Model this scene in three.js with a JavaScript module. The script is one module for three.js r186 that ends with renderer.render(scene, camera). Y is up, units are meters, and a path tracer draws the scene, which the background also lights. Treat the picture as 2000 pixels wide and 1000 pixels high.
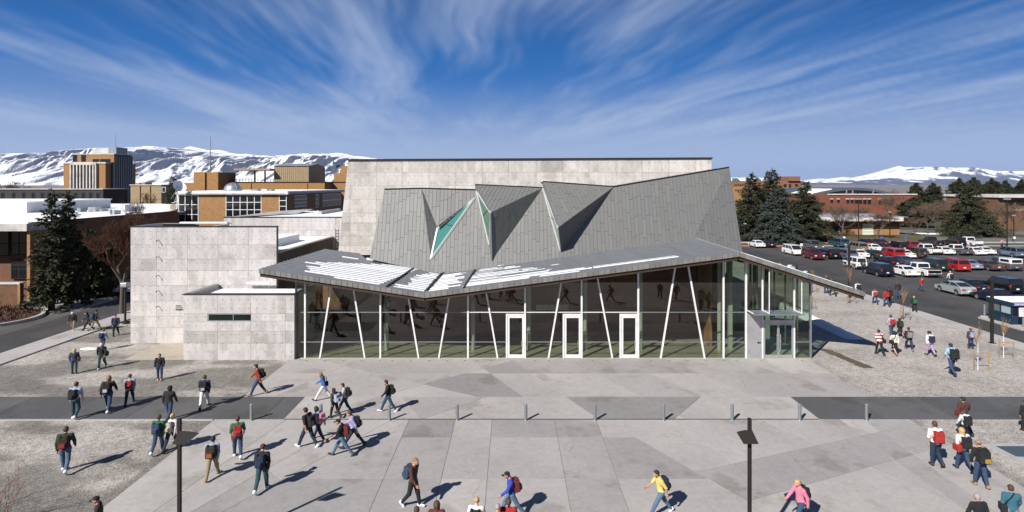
import * as THREE from 'three';
import { mergeGeometries } from 'three/addons/utils/BufferGeometryUtils.js';
import { RoundedBoxGeometry } from 'three/addons/geometries/RoundedBoxGeometry.js';
import { TextGeometry } from 'three/addons/geometries/TextGeometry.js';
import { FontLoader } from 'three/addons/loaders/FontLoader.js';
import { ImprovedNoise } from 'three/addons/math/ImprovedNoise.js';

// ---------- camera, sky, sun, exposure ----------
const F = 1180, EYE = 12.5, CX = 1000, CY = 360;          // focal length in pixels of the 2000 px wide photo, eye height, vanishing point
const scene = new THREE.Scene();
const camera = new THREE.PerspectiveCamera(2 * Math.atan(500 / F) * 180 / Math.PI, 2, 0.5, 90000);
camera.position.set(0, EYE, 0);
camera.setViewOffset(2000, 1000, 0, 140, 2000, 1000);      // shift lens: verticals stay vertical
camera.updateProjectionMatrix();
const renderer = new THREE.WebGLRenderer({ antialias: true });
renderer.setSize(1024, 512);
renderer.toneMapping = THREE.LinearToneMapping;
renderer.toneMappingExposure = 1.48;
renderer.shadowMap.enabled = true;
const SUNDIR = new THREE.Vector3(-0.62 * 0.7986, 0.6018, 0.785 * 0.7986).normalize();
const sun = new THREE.DirectionalLight(0xfff9f3, 5.0);
sun.position.copy(SUNDIR).multiplyScalar(300).add(new THREE.Vector3(10, 0, -60));
sun.target.position.set(10, 0, -60);
sun.castShadow = true;
Object.assign(sun.shadow.camera, { left: -160, right: 160, top: 160, bottom: -160, near: 1, far: 800 });
sun.shadow.mapSize.set(4096, 4096);
scene.add(sun, sun.target);

const noiseP = new ImprovedNoise();
const nz = (x, y, z = 0) => noiseP.noise(x, y, z);
function fbm(x, y, z = 0, o = 4) { let s = 0, a = 0.5, f = 1; for (let i = 0; i < o; i++) { s += a * nz(x * f, y * f, z + i * 7.3); a *= 0.5; f *= 2.03; } return s; }
const sstep = (a, b, x) => { const t = Math.min(1, Math.max(0, (x - a) / (b - a))); return t * t * (3 - 2 * t); };
const lerp = (a, b, t) => a + (b - a) * t;
{ // air from pale at the horizon to deep blue, with fans of thin cirrus on a high plane
  const W = 2048, Hh = 1024, d = new Float32Array(W * Hh * 4);
  const zen = [0.006, 0.060, 0.235], mid = [0.026, 0.155, 0.46], low = [0.38, 0.475, 0.665], cl = [0.42, 0.51, 0.68], top = [0.008, 0.032, 0.105];
  const az = 0.13, ca = Math.cos(az), sa = Math.sin(az);
  for (let j = 0; j < Hh; j++) {
    const el = ((j + 0.5) / Hh - 0.5) * Math.PI, sy = Math.sin(el), cy = Math.cos(el), e = Math.max(el, 0.0) * 180 / Math.PI;
    for (let i = 0; i < W; i++) {
      const ph = ((i + 0.5) / W - 0.5) * 2 * Math.PI, x = Math.cos(ph) * cy, z = Math.sin(ph) * cy;
      const t1 = sstep(0, 11, e), t2 = sstep(7, 22, e);
      const t3 = sstep(20, 50, e); let c = [0, 1, 2].map(k => lerp(lerp(lerp(low[k], mid[k], t1), zen[k], t2), top[k], t3));
      if (el > 0.004) {
        const q = 1 / Math.max(sy, 0.03), px = x * q, pz = z * q;
        const v = px * ca - pz * sa, u = px * sa + pz * ca;     // along and across the bands
        const wv = v + 0.35 * nz(u * 0.22, v * 0.3, 3.1) + 0.10 * nz(u * 0.9, v * 1.3, 8.2);
        const band = fbm(wv * 0.95 + 2.3, u * 0.13, 1.7, 3) + 0.20;
        const fine = fbm(wv * 4.6, u * 0.42 + 0.25 * v, 5.5, 4);
        const wisp = fbm(wv * 13, u * 1.5, 9.1, 3);
        let k = sstep(-0.12, 0.78, band + 0.40 * fine + 0.20 * wisp) * (1 - 0.75 * sstep(17, 38, e));
        k = lerp(0.45, k, sstep(1.5, 6, e)) * (0.35 + 0.65 * sstep(0, 6, e));
        c = c.map((a, n) => lerp(a, cl[n], Math.min(0.82, k * 0.70)));
      }
      const o = (j * W + i) * 4; d[o] = .75 * c[0]; d[o + 1] = .75 * c[1]; d[o + 2] = .75 * c[2]; d[o + 3] = 1;
    }
  }
  const t = new THREE.DataTexture(d, W, Hh, THREE.RGBAFormat, THREE.FloatType);
  t.mapping = THREE.EquirectangularReflectionMapping; t.magFilter = t.minFilter = THREE.LinearFilter; t.wrapS = THREE.RepeatWrapping; t.needsUpdate = true;
  scene.background = t; scene.environment = t;
}
scene.fog = new THREE.FogExp2(new THREE.Color().setRGB(.42, .58, .95), 1.7e-5);

// ---------- helpers ----------
let seed = 12345;
function rnd() { seed |= 0; seed = seed + 0x6D2B79F5 | 0; let t = Math.imul(seed ^ seed >>> 15, 1 | seed); t = t + Math.imul(t ^ t >>> 7, 61 | t) ^ t; return ((t ^ t >>> 14) >>> 0) / 4294967296; }
const rr = (a, b) => a + (b - a) * rnd();
const V3 = (x, y, z) => new THREE.Vector3(x, y, z);
const PX = (px, d) => (px - CX) * d / F, PY = (py, d) => EYE - (py - CY) * d / F;
const at = (px, py, d) => V3(PX(px, d), PY(py, d), -d);    // the point seen at a pixel of the photo, at a distance
const gd = py => F * EYE / (py - CY);                       // distance of the ground seen at a row
const gnd = (px, py) => at(px, py, gd(py));
const names = {};
const numbered = n => { const k = names[n] = (names[n] ?? -1) + 1; return k ? `${n}_${String(k).padStart(3, '0')}` : n; };
function shade(o) { o.traverse(m => { if (m.isMesh) { m.castShadow = true; m.receiveShadow = true; } }); return o; }
function tag(o, label, category, group, kind) { if (label) o.userData.label = label; if (category) o.userData.category = category; if (group) o.userData.group = group; if (kind) o.userData.kind = kind; return o; }
function thing(name, label, category, p = [0, 0, 0], turn = 0, group) {
  const o = new THREE.Group(); o.name = numbered(name); o.position.set(...p); o.rotation.y = turn; scene.add(o);
  o.userData.base = p; return tag(o, label, category, group);
}
const offs = parent => { let p = parent, o = [0, 0, 0]; while (p && p !== scene) { if (p.userData.base) { o = p.userData.base; break; } p = p.parent; } return o; };
// geometries in world coordinates, merged into one named mesh; moved into the axes of the thing it belongs to
function obj(name, geos, mat, parent = scene, kind) {
  geos = Array.isArray(geos) ? geos : [geos];
  let g = geos.length > 1 ? mergeGeometries(geos.map(clean)) : clean(geos[0]);
  const o = offs(parent); if (o[0] || o[1] || o[2]) { g = g.clone(); g.translate(-o[0], -o[1], -o[2]); }
  const m = new THREE.Mesh(g, mat); m.name = parent === scene ? numbered(name) : name; m.castShadow = m.receiveShadow = true;
  if (kind) m.userData.kind = kind;
  parent.add(m); return m;
}
const struct = (name, geos, mat) => obj(name, geos, mat, scene, 'structure');
function part(name, geo, mat, parent) { const m = new THREE.Mesh(geo, mat); m.name = name; m.castShadow = m.receiveShadow = true; parent.add(m); return m; }
function clean(g) { // non-indexed, with position, normal, uv (in metres), and colour only if there
  let n = g.index ? g.toNonIndexed() : g;
  if (!n.attributes.normal) n.computeVertexNormals();
  if (!n.userData.uvm) uvm(n);
  for (const k of Object.keys(n.attributes)) if (!['position', 'normal', 'uv', 'color'].includes(k)) n.deleteAttribute(k);
  return n;
}
function uvm(g, ox = 0, oy = 0) { // uv in metres from the way each face points
  const p = g.attributes.position, n = g.attributes.normal, uv = new Float32Array(p.count * 2);
  for (let i = 0; i < p.count; i++) {
    const ax = Math.abs(n.getX(i)), ay = Math.abs(n.getY(i)), az = Math.abs(n.getZ(i));
    let u, v; if (ay > ax && ay > az) { u = p.getX(i); v = -p.getZ(i); } else if (ax > az) { u = -p.getZ(i); v = p.getY(i); } else { u = p.getX(i); v = p.getY(i); }
    uv[2 * i] = u + ox; uv[2 * i + 1] = v + oy;
  }
  g.setAttribute('uv', new THREE.BufferAttribute(uv, 2)); g.userData.uvm = true; return g;
}
const box = (x0, x1, y0, y1, z0, z1) => new THREE.BoxGeometry(Math.abs(x1 - x0), Math.abs(y1 - y0), Math.abs(z1 - z0)).translate((x0 + x1) / 2, (y0 + y1) / 2, (z0 + z1) / 2);
const fbox = (a, b, c, e, d, depth = 0.3, fwd = 0) => box(PX(a, d), PX(c, d), PY(b, d), e === null ? 0 : PY(e, d), -d + fwd, -d - depth);   // front face seen at pixels a,b .. c,e
function bar(a, b, w, h = w, up = V3(0, 1, 0)) { // box from a to b, w wide, h high
  const d = b.clone().sub(a), L = d.length(); d.normalize();
  const s = V3().crossVectors(d, Math.abs(d.dot(up)) > 0.99 ? V3(0, 0, 1) : up).normalize(), t = V3().crossVectors(s, d);
  return new THREE.BoxGeometry(w, h, L).applyMatrix4(new THREE.Matrix4().makeBasis(s, t, d.clone().negate()).setPosition(a.clone().add(b).multiplyScalar(0.5)));
}
function rod(a, b, r0, r1 = r0, n = 8, open = false) {
  const d = b.clone().sub(a), L = d.length();
  return new THREE.CylinderGeometry(r1, r0, L, n, 1, open).translate(0, L / 2, 0).applyQuaternion(new THREE.Quaternion().setFromUnitVectors(V3(0, 1, 0), d.normalize())).translate(a.x, a.y, a.z);
}
function face(pts, flip) { // flat polygon through 3D points
  const n = V3(), o = pts[0]; for (let i = 0; i < pts.length; i++) { const a = pts[i], b = pts[(i + 1) % pts.length]; n.x += (a.y - b.y) * (a.z + b.z); n.y += (a.z - b.z) * (a.x + b.x); n.z += (a.x - b.x) * (a.y + b.y); }
  n.normalize(); const ref = Math.abs(n.y) > 0.9 ? V3(1, 0, 0) : V3(0, 1, 0), u = V3().crossVectors(ref, n).normalize(), v = V3().crossVectors(n, u);
  const p2 = pts.map(p => new THREE.Vector2(p.clone().sub(o).dot(u), p.clone().sub(o).dot(v)));
  const tr = THREE.ShapeUtils.triangulateShape(p2, []), pos = [];
  for (const t of tr) for (const i of flip ? [t[0], t[2], t[1]] : t) pos.push(pts[i].x, pts[i].y, pts[i].z);
  const g = new THREE.BufferGeometry(); g.setAttribute('position', new THREE.Float32BufferAttribute(pos, 3)); g.computeVertexNormals(); return g;
}
function slab(top, down) { // solid between a polygon and the same polygon moved by "down"
  const bot = top.map(p => p.clone().add(down)), gs = [face(top), face(bot.slice().reverse())];
  for (let i = 0; i < top.length; i++) { const j = (i + 1) % top.length; gs.push(face([top[i], bot[i], bot[j], top[j]])); }
  return mergeGeometries(gs.map(clean));
}
function prismXY(pts, z0, z1) { return slab(pts.map(p => V3(p[0], p[1], z0)), V3(0, 0, z1 - z0)); }
function clipPoly(poly, nx, ny, c) { // keep nx*x+ny*y<=c
  const out = []; for (let i = 0; i < poly.length; i++) { const a = poly[i], b = poly[(i + 1) % poly.length], da = nx * a[0] + ny * a[1] - c, db = nx * b[0] + ny * b[1] - c; if (da <= 0) out.push(a); if (da * db < 0) { const t = da / (da - db); out.push([a[0] + t * (b[0] - a[0]), a[1] + t * (b[1] - a[1])]); } } return out;
}
const area = p => { let s = 0; for (let i = 0; i < p.length; i++) { const a = p[i], b = p[(i + 1) % p.length]; s += a[0] * b[1] - b[0] * a[1]; } return s / 2; };
function insetConvex(poly, d) { let out = poly; const s = area(poly) > 0 ? 1 : -1; for (let i = 0; i < poly.length; i++) { const a = poly[i], b = poly[(i + 1) % poly.length], L = Math.hypot(b[0] - a[0], b[1] - a[1]); if (L < 1e-6) continue; const nx = s * (b[1] - a[1]) / L, ny = -s * (b[0] - a[0]) / L; out = clipPoly(out, nx, ny, nx * a[0] + ny * a[1] - d); if (out.length < 3) return []; } return out; }
function grid(x0, x1, z0, z1, nx, nzz, h, col) { // a sheet with its own relief and colours
  const pos = [], cols = [], idx = [];
  for (let j = 0; j <= nzz; j++) for (let i = 0; i <= nx; i++) { const x = lerp(x0, x1, i / nx), z = lerp(z0, z1, j / nzz); pos.push(x, h(x, z), z); if (col) cols.push(...col(x, z)); }
  for (let j = 0; j < nzz; j++) for (let i = 0; i < nx; i++) { const a = j * (nx + 1) + i, b = a + 1, c = a + nx + 1, d = c + 1; if (z1 < z0) idx.push(a, b, c, b, d, c); else idx.push(a, c, b, b, c, d); }
  const g = new THREE.BufferGeometry(); g.setAttribute('position', new THREE.Float32BufferAttribute(pos, 3)); if (col) g.setAttribute('color', new THREE.Float32BufferAttribute(cols, 3)); g.setIndex(idx); g.computeVertexNormals(); return g;
}

// ---------- materials ----------
function tex(n, metres, fn, srgb = false) { // square tile; fn(u, v, N) gives [r,g,b] 0..1 where N is noise that wraps
  const d = new Uint8Array(n * n * 4);
  const wrapN = (u, v, f, s) => { // value noise with period f
    const x = u * f, y = v * f, xi = Math.floor(x), yi = Math.floor(y), a = x - xi, b = y - yi, h = (i, j) => { let k = Math.imul(((i % f) + f) % f, 374761393) + Math.imul(((j % f) + f) % f, 668265263) + Math.imul(s + 11, 2147483); k = Math.imul(k ^ k >>> 13, 1274126177); return ((k ^ k >>> 16) >>> 0) / 4294967296; };
    const A = a * a * (3 - 2 * a), B = b * b * (3 - 2 * b); return lerp(lerp(h(xi, yi), h(xi + 1, yi), A), lerp(h(xi, yi + 1), h(xi + 1, yi + 1), A), B);
  };
  const N = (u, v, f, o = 4, s = 1) => { let t = 0, a = 0.5, w = 0; for (let k = 0; k < o; k++) { t += a * wrapN(u, v, f << k, s + k); w += a; a *= 0.55; } return t / w; };
  for (let j = 0; j < n; j++) for (let i = 0; i < n; i++) { const c = fn((i + 0.5) / n, (j + 0.5) / n, N), o = (j * n + i) * 4; for (let k = 0; k < 3; k++) d[o + k] = Math.max(0, Math.min(255, 255 * c[k])); d[o + 3] = 255; }
  const t = new THREE.DataTexture(d, n, n); t.wrapS = t.wrapT = THREE.RepeatWrapping; t.magFilter = THREE.LinearFilter; t.minFilter = THREE.LinearMipmapLinearFilter; t.generateMipmaps = true; t.repeat.set(1 / metres, 1 / metres); t.needsUpdate = true; if (srgb) t.colorSpace = THREE.SRGBColorSpace; return t;
}
const C = (r, g, b) => new THREE.Color().setRGB(r, g, b);
const std = (c, o = {}) => new THREE.MeshStandardMaterial({ color: Array.isArray(c) ? C(...c) : c, roughness: 0.8, ...o });
const tConcrete = tex(1024, 9, (u, v, N) => { // cast concrete: blotches, drips, fine pores
  const b = N(u, v, 4, 5, 3), s = N(u, v * 0.25 + 0.1, 32, 3, 9) , f = N(u, v, 128, 2, 21), st = sstep(0.56, 0.74, N(u, v, 6, 5, 40));
  let g = 0.82 + 0.34 * (b - 0.5) + 0.34 * (s - 0.5) + 0.18 * (f - 0.5) - 0.30 * st * s; if (N(u, v, 256, 1, 77) > 0.93) g -= 0.16;
  return [g, g * (0.99 - 0.01 * st), g * (0.98 - 0.04 * st)];
});
const tPave = tex(1024, 14, (u, v, N) => { // broom-finished paving with scuffs, hairline cracks
  const b = N(u, v, 4, 5, 13), f = N(u, v, 200, 2, 23), st = sstep(0.55, 0.8, N(u, v, 8, 5, 60)), br = N(u * 1, v, 64, 2, 31);
  const cr = Math.abs(N(u, v, 5, 5, 81) - 0.5), crack = sstep(0.009, 0.002, cr), keep = sstep(0.52, 0.64, N(u, v, 6, 2, 95));
  let g = 0.82 + 0.26 * (b - 0.5) + 0.13 * (f - 0.5) + 0.12 * (br - 0.5) - 0.19 * st - 0.13 * crack * keep;
  return [g, g * (0.985 - 0.01 * st - .05 * crack * keep), g * (0.965 - 0.05 * st - .12 * crack * keep)];
});
const tGravel = tex(1024, 7, (u, v, N) => { const a = N(u, v, 160, 2, 5), b = N(u, v, 24, 4, 8), c = N(u, v, 3, 4, 2), h = N(u, v, 90, 1, 50); const g = 0.40 + 0.85 * (a - 0.5) + 0.45 * (b - 0.5) + 0.25 * (c - 0.5) + (h > 0.86 ? 0.25 : 0) + 0.3; return [g, g * 0.97, g * 0.92]; });
const tAsphalt = tex(1024, 11, (u, v, N) => { const a = N(u, v, 200, 2, 6), b = N(u, v, 5, 5, 9), c = sstep(0.56, 0.7, N(u, v, 4, 4, 31)); const g = 0.62 + 0.5 * (a - 0.5) + 0.5 * (b - 0.5) + 0.16 * c; return [g, g * 0.99, g * 0.97]; });
const tGrain = tex(512, 3, (u, v, N) => { const g = 0.82 + 0.3 * (N(u, v, 6, 5, 4) - 0.5) + 0.2 * (N(u, v, 90, 2, 14) - 0.5); return [g, g, g]; });
const tBrick = tex(512, 2.4, (u, v, N) => { // far brick courses
  const row = Math.floor(v * 32), bu = u * 12 + (row % 2) * 0.5, bi = Math.floor(bu), m = (v * 32 % 1) < 0.14 || (bu % 1) < 0.05; const k = N((bi % 12 + 0.5) / 12, (row + 0.5) / 32, 97, 1, 3);
  const g = m ? 0.66 : 0.70 + 0.42 * (k - 0.5) + 0.25 * (N(u, v, 5, 4, 4) - 0.5) + 0.1; return [g, g * (m ? 1 : 0.98), g * (m ? 1 : 0.95)];
});
const tSnow = tex(512, 6, (u, v, N) => { const g = 0.93 + 0.10 * (N(u, v, 8, 5, 4) - 0.5); return [g, g, g]; });
const tWood = tex(512, 2, (u, v, N) => { const g = 0.7 + 0.5 * (N(u, v * 0.1, 64, 3, 4) - 0.5) + 0.3 * (N(u, v, 4, 4, 2) - 0.5); return [g, g * 0.95, g * 0.88]; });
const M = {
  wall: [[.535, .515, .505], [.515, .497, .49], [.555, .534, .523], [.495, .478, .472]].map(c => std(c, { map: tConcrete, bumpMap: tConcrete, bumpScale: 0.004, roughness: 0.85 })),
  wallWarm: [[.58, .55, .515], [.555, .527, .493], [.605, .575, .54], [.53, .503, .47]].map(c => std(c, { map: tConcrete, bumpMap: tConcrete, bumpScale: 0.004, roughness: 0.85 })),
  wallCore: std([.27, .262, .255], { map: tConcrete, roughness: 0.95 }),
  hole: std([.10, .097, .093], { roughness: 1 }),
  pave: [[.43, .416, .404], [.385, .374, .366], [.45, .434, .42], [.35, .342, .338], [.415, .402, .393]].map(c => std(c, { map: tPave, bumpMap: tPave, bumpScale: 0.003, roughness: 0.82 })),
  paveDark: std([.29, .286, .283], { map: tPave, bumpMap: tPave, bumpScale: 0.003, roughness: 0.8 }),
  bandDark: [[.105, .108, .112], [.12, .12, .122], [.095, .098, .10]].map(c => std(c, { map: tPave, bumpMap: tPave, bumpScale: 0.003, roughness: 0.75 })),
  joint: std([.20, .18, .155], { roughness: 0.95 }),
  gravel: std([.475, .455, .44], { map: tGravel, bumpMap: tGravel, bumpScale: 0.02, vertexColors: true, roughness: 0.95 }),
  asphalt: std([.068, .067, .067], { map: tAsphalt, bumpMap: tAsphalt, bumpScale: 0.004, vertexColors: true, roughness: 0.85 }),
  kerb: std([.46, .445, .44], { map: tPave, roughness: 0.85 }),
  grass: std([.15, .125, .06], { map: tGravel, vertexColors: true, roughness: 1 }),
  earth: std([.10, .065, .04], { map: tGravel, roughness: 1 }),
  zinc: std([.160, .163, .160], { vertexColors: true, metalness: 0.25, roughness: 0.55 }),
  zincBase: std([.115, .115, .112], { roughness: 0.8 }),
  seam: std([.20, .215, .23], { map: tGrain, metalness: 0.2, roughness: 0.5 }),
  fascia: [[.23, .225, .21], [.20, .197, .187], [.25, .245, .23]].map(c => std(c, { map: tGrain, metalness: 0.2, roughness: 0.55 })),
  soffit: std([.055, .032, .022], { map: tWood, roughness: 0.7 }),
  snow: std([.86, .88, .90], { map: tSnow, bumpMap: tSnow, bumpScale: 0.05, roughness: 0.9 }),
  white: std([.78, .78, .77], { map: tGrain, roughness: 0.45 }),
  alu: std([.55, .56, .57], { map: tGrain, metalness: 0.6, roughness: 0.4 }),
  steel: std([.30, .34, .36], { map: tGrain, metalness: 0.55, roughness: 0.5 }),
  dark: std([.018, .018, .018], { roughness: 0.6 }),
  bronze: std([.014, .010, .007], { map: tGrain, roughness: 0.85 }),
  black: std([.012, .012, .012], { roughness: 0.7 }),
  glass: new THREE.MeshPhysicalMaterial({ color: C(.58, .60, .52), transmission: 1, thickness: 0, roughness: 0, ior: 1.68, side: THREE.DoubleSide }),
  clear: new THREE.MeshPhysicalMaterial({ color: C(.55, .70, .64), transmission: 1, thickness: 0, roughness: 0, ior: 1.5, side: THREE.DoubleSide }),
  winDark: std([.012, .014, .016], { roughness: 0.06, metalness: 0.0 }),
  winTeal: new THREE.MeshPhysicalMaterial({ color: C(.05, .17, .15), roughness: 0.12, clearcoat: 1 }),
  winSlot: new THREE.MeshPhysicalMaterial({ color: C(.003, .009, .006), roughness: 0.1 }),
  winGreen: new THREE.MeshPhysicalMaterial({ color: C(.015, .10, .055), roughness: 0.1, clearcoat: 0.6 }),
  frame: std([.50, .51, .50], { roughness: 0.5, metalness: 0.2 }),
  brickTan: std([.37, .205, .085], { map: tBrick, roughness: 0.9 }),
  brickGold: std([.37, .205, .075], { map: tBrick, roughness: 0.9 }),
  brickRed: std([.21, .072, .045], { map: tBrick, roughness: 0.9 }),
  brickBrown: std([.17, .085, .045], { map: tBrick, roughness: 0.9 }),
  brickPink: std([.27, .12, .07], { map: tBrick, roughness: 0.9 }),
  greyPanel: std([.05, .049, .048], { map: tBrick, roughness: 0.9 }),
  metalTan: std([.35, .265, .15], { map: tGrain, roughness: 0.6, metalness: 0.15 }),
  paleStone: std([.6, .58, .55], { map: tConcrete, roughness: 0.85 }),
  lobbyFloor: std([.46, .48, .38], { map: tPave, roughness: 0.35 }),
  lobbyWall: [[.26, .12, .052], [.22, .10, .046], [.29, .135, .06]].map(c => std(c, { map: tWood, roughness: 0.6 })),
  column: std([.42, .50, .45], { roughness: 0.5 }),
  bark: std([.06, .045, .033], { map: tGrain, roughness: 1 }),
  barkPale: std([.10, .08, .062], { map: tGrain, roughness: 1 }),
  twig: std([.12, .082, .058], { roughness: 1 }),
  stake: std([.42, .29, .11], { map: tWood, roughness: 0.8 }),
};
// ---------- ground, roads, pavements ----------
const gv = (x, z) => { // loose gravel: pale, with damp and trodden patches and green moss
  const a = fbm(x * 0.16, z * 0.30, 2, 4);
  let damp = 0;
  if (x < -15) { damp = sstep(0.00, 0.22, fbm(x * 0.13 + 3, z * 0.36, 7, 5) + (z < -35 ? .22 : .02) - (z < -43 ? .16 : 0)); damp = Math.max(damp, sstep(.75, .25, (-15.8 - x) / (1.5 + 1.6 * nz(z * .45, 4.4))) * (z > -32 ? 1 : 0)); }
  else if (x > 20) { damp = .35 * sstep(0.16, 0.34, fbm(x * 0.2 + 9, z * 0.3, 7, 4)); damp = Math.max(damp, .6 * sstep(.9, .3, (x - 21.1) / (1.2 + 1.5 * nz(z * .5, 9.1))) * (z > -32 ? 1 : .5)); }
  const g = (1 + 0.30 * a) * (1 - 0.50 * damp); return [g, g * (.995 + .01 * damp), g * (.985 - .015 * damp)];
};
const fine = (x, z) => { const g = 1 + 0.4 * fbm(x * 0.07, z * 0.07, 4, 4); return [g, g, g]; };
struct('terrain', grid(-30000, 30000, 600, -40000, 60, 60, () => -0.03, (x, z) => { const k = 1 + 0.5 * fbm(x * 0.0004, z * 0.0004, 1, 4); return [k * 1.05, k, k * .97]; }), std([.17, .16, .155], { vertexColors: true, roughness: 1 }));
struct('lawn', grid(-140, 190, 60, -330, 80, 80, () => -0.004, (x, z) => { const k = 0.8 + 0.9 * fbm(x * 0.05, z * 0.05, 3, 5), y = sstep(-0.1, 0.3, fbm(x * 0.03, z * 0.03, 12, 3)); return [k * (0.75 + 0.25 * y), k * 0.85, k * 0.7]; }), M.grass);
const XL = -15.8, XR = 21.1, Z1 = -8, ZB = -32.1, ZD = -35.5, ZF = -43.25;
struct('gravel_ground', grid(-35.3, XL, 12, -75, 78, 300, () => 0, gv), M.gravel);
struct('gravel_ground', grid(XR, 38.4, 12, -122, 66, 420, () => 0, gv), M.gravel);
struct('gravel_ground', grid(XL, XR, 12, Z1, 20, 10, () => 0, gv), M.gravel);
struct('sidewalk', box(-37.6, -35.3, 0, 0.1, 12, -120), M.kerb);
struct('sidewalk', box(38.4, 40, 0, 0.1, 12, -121.9), M.kerb);
struct('road', grid(-42.4, -37.6, 12, -120, 12, 120, () => 0.004, (x, z) => { const g = 0.95 + 0.5 * fbm(x * 0.5, z * 0.06, 4, 4); return [g, g, g]; }), M.asphalt);
struct('driveway', grid(-60, -42.4, 12, -66, 40, 120, () => 0.004, (x, z) => { const g = 2.1 + 0.9 * fbm(x * 0.2, z * 0.08, 4, 4); return [g, g * 0.98, g * 0.93]; }), M.asphalt);
struct('parking_lot', grid(40, 150, 12, -122, 70, 80, () => 0.004, (x, z) => { const lane = sstep(44.5, 47.5, x), g = (1 - 0.22 * (1 - lane)) * (1.15 + 0.5 * fbm(x * 0.08, z * 0.05, 4, 4)); return [g, g * 0.99, g * 0.97]; }), M.asphalt);
struct('kerb', box(44, 150, 0, 0.14, -122, -122.3), M.kerb);
struct('kerb', box(46, 56, 0, 0.15, -121.6, -121.95), std([.42, .16, .10], { roughness: 0.8 }));
struct('pavement', box(44, 150, -0.01, 0.06, -128.5, -131), M.kerb);
struct('pavement', box(70, 72.6, -0.01, 0.05, -131, -146), M.kerb);
struct('road', grid(84, 190, -150, -166, 20, 6, () => 0.004, (x, z) => [3, 2.9, 2.7]), M.asphalt);
struct('road', grid(96, 150, -131.2, -143, 20, 6, () => 0.004, (x, z) => [2.9, 2.8, 2.6]), M.asphalt);
struct('apron', box(-52, -43, -0.01, 0.03, -60, -66), M.kerb);
struct('ground_cover_painted_shade', grid(-51, -39.5, -66.2, -92, 20, 30, () => .012, (x, z) => { const k = .7 + .8 * fbm(x * .4, z * .3, 2, 4); return [k, k, k]; }), std([.05, .032, .02], { map: tGravel, vertexColors: true, roughness: 1 }));  // dark brown over the lawn stands in for shade, with some red-brown ground cover
struct('concrete_pad', box(-27.6, -23.45, -0.01, 0.03, -43, -47.45), std([.46, .41, .34], { map: tPave, roughness: 0.85 }));
// dark paving band across the gravel, with its pale edging
const bandRuns = [[-35.3, -12.15, 'l'], [16.35, 38.4, 'r']];
for (const [a, b] of bandRuns) {
  const cuts = []; for (let x = a; x < b - 0.5; x += 3.66) cuts.push(x); cuts.push(b);
  const base = struct('dark_paving', box(a, b, -0.02, 0.006, ZB, ZD), M.joint);
  for (let i = 0; i + 1 < cuts.length; i++) {
    const p0 = [cuts[i] + 0.012, cuts[i + 1] - 0.012];
    obj('paving_slab', box(p0[0], p0[1], 0, 0.02 + 0.002 * (i % 2), ZB - 0.012, ZD + 0.012), M.bandDark[i % 3], base);
  }
}
struct('edging', box(-35.3, -15.85, 0, 0.035, ZB + 0.16, ZB + 0.01), M.pave[2]);
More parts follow.
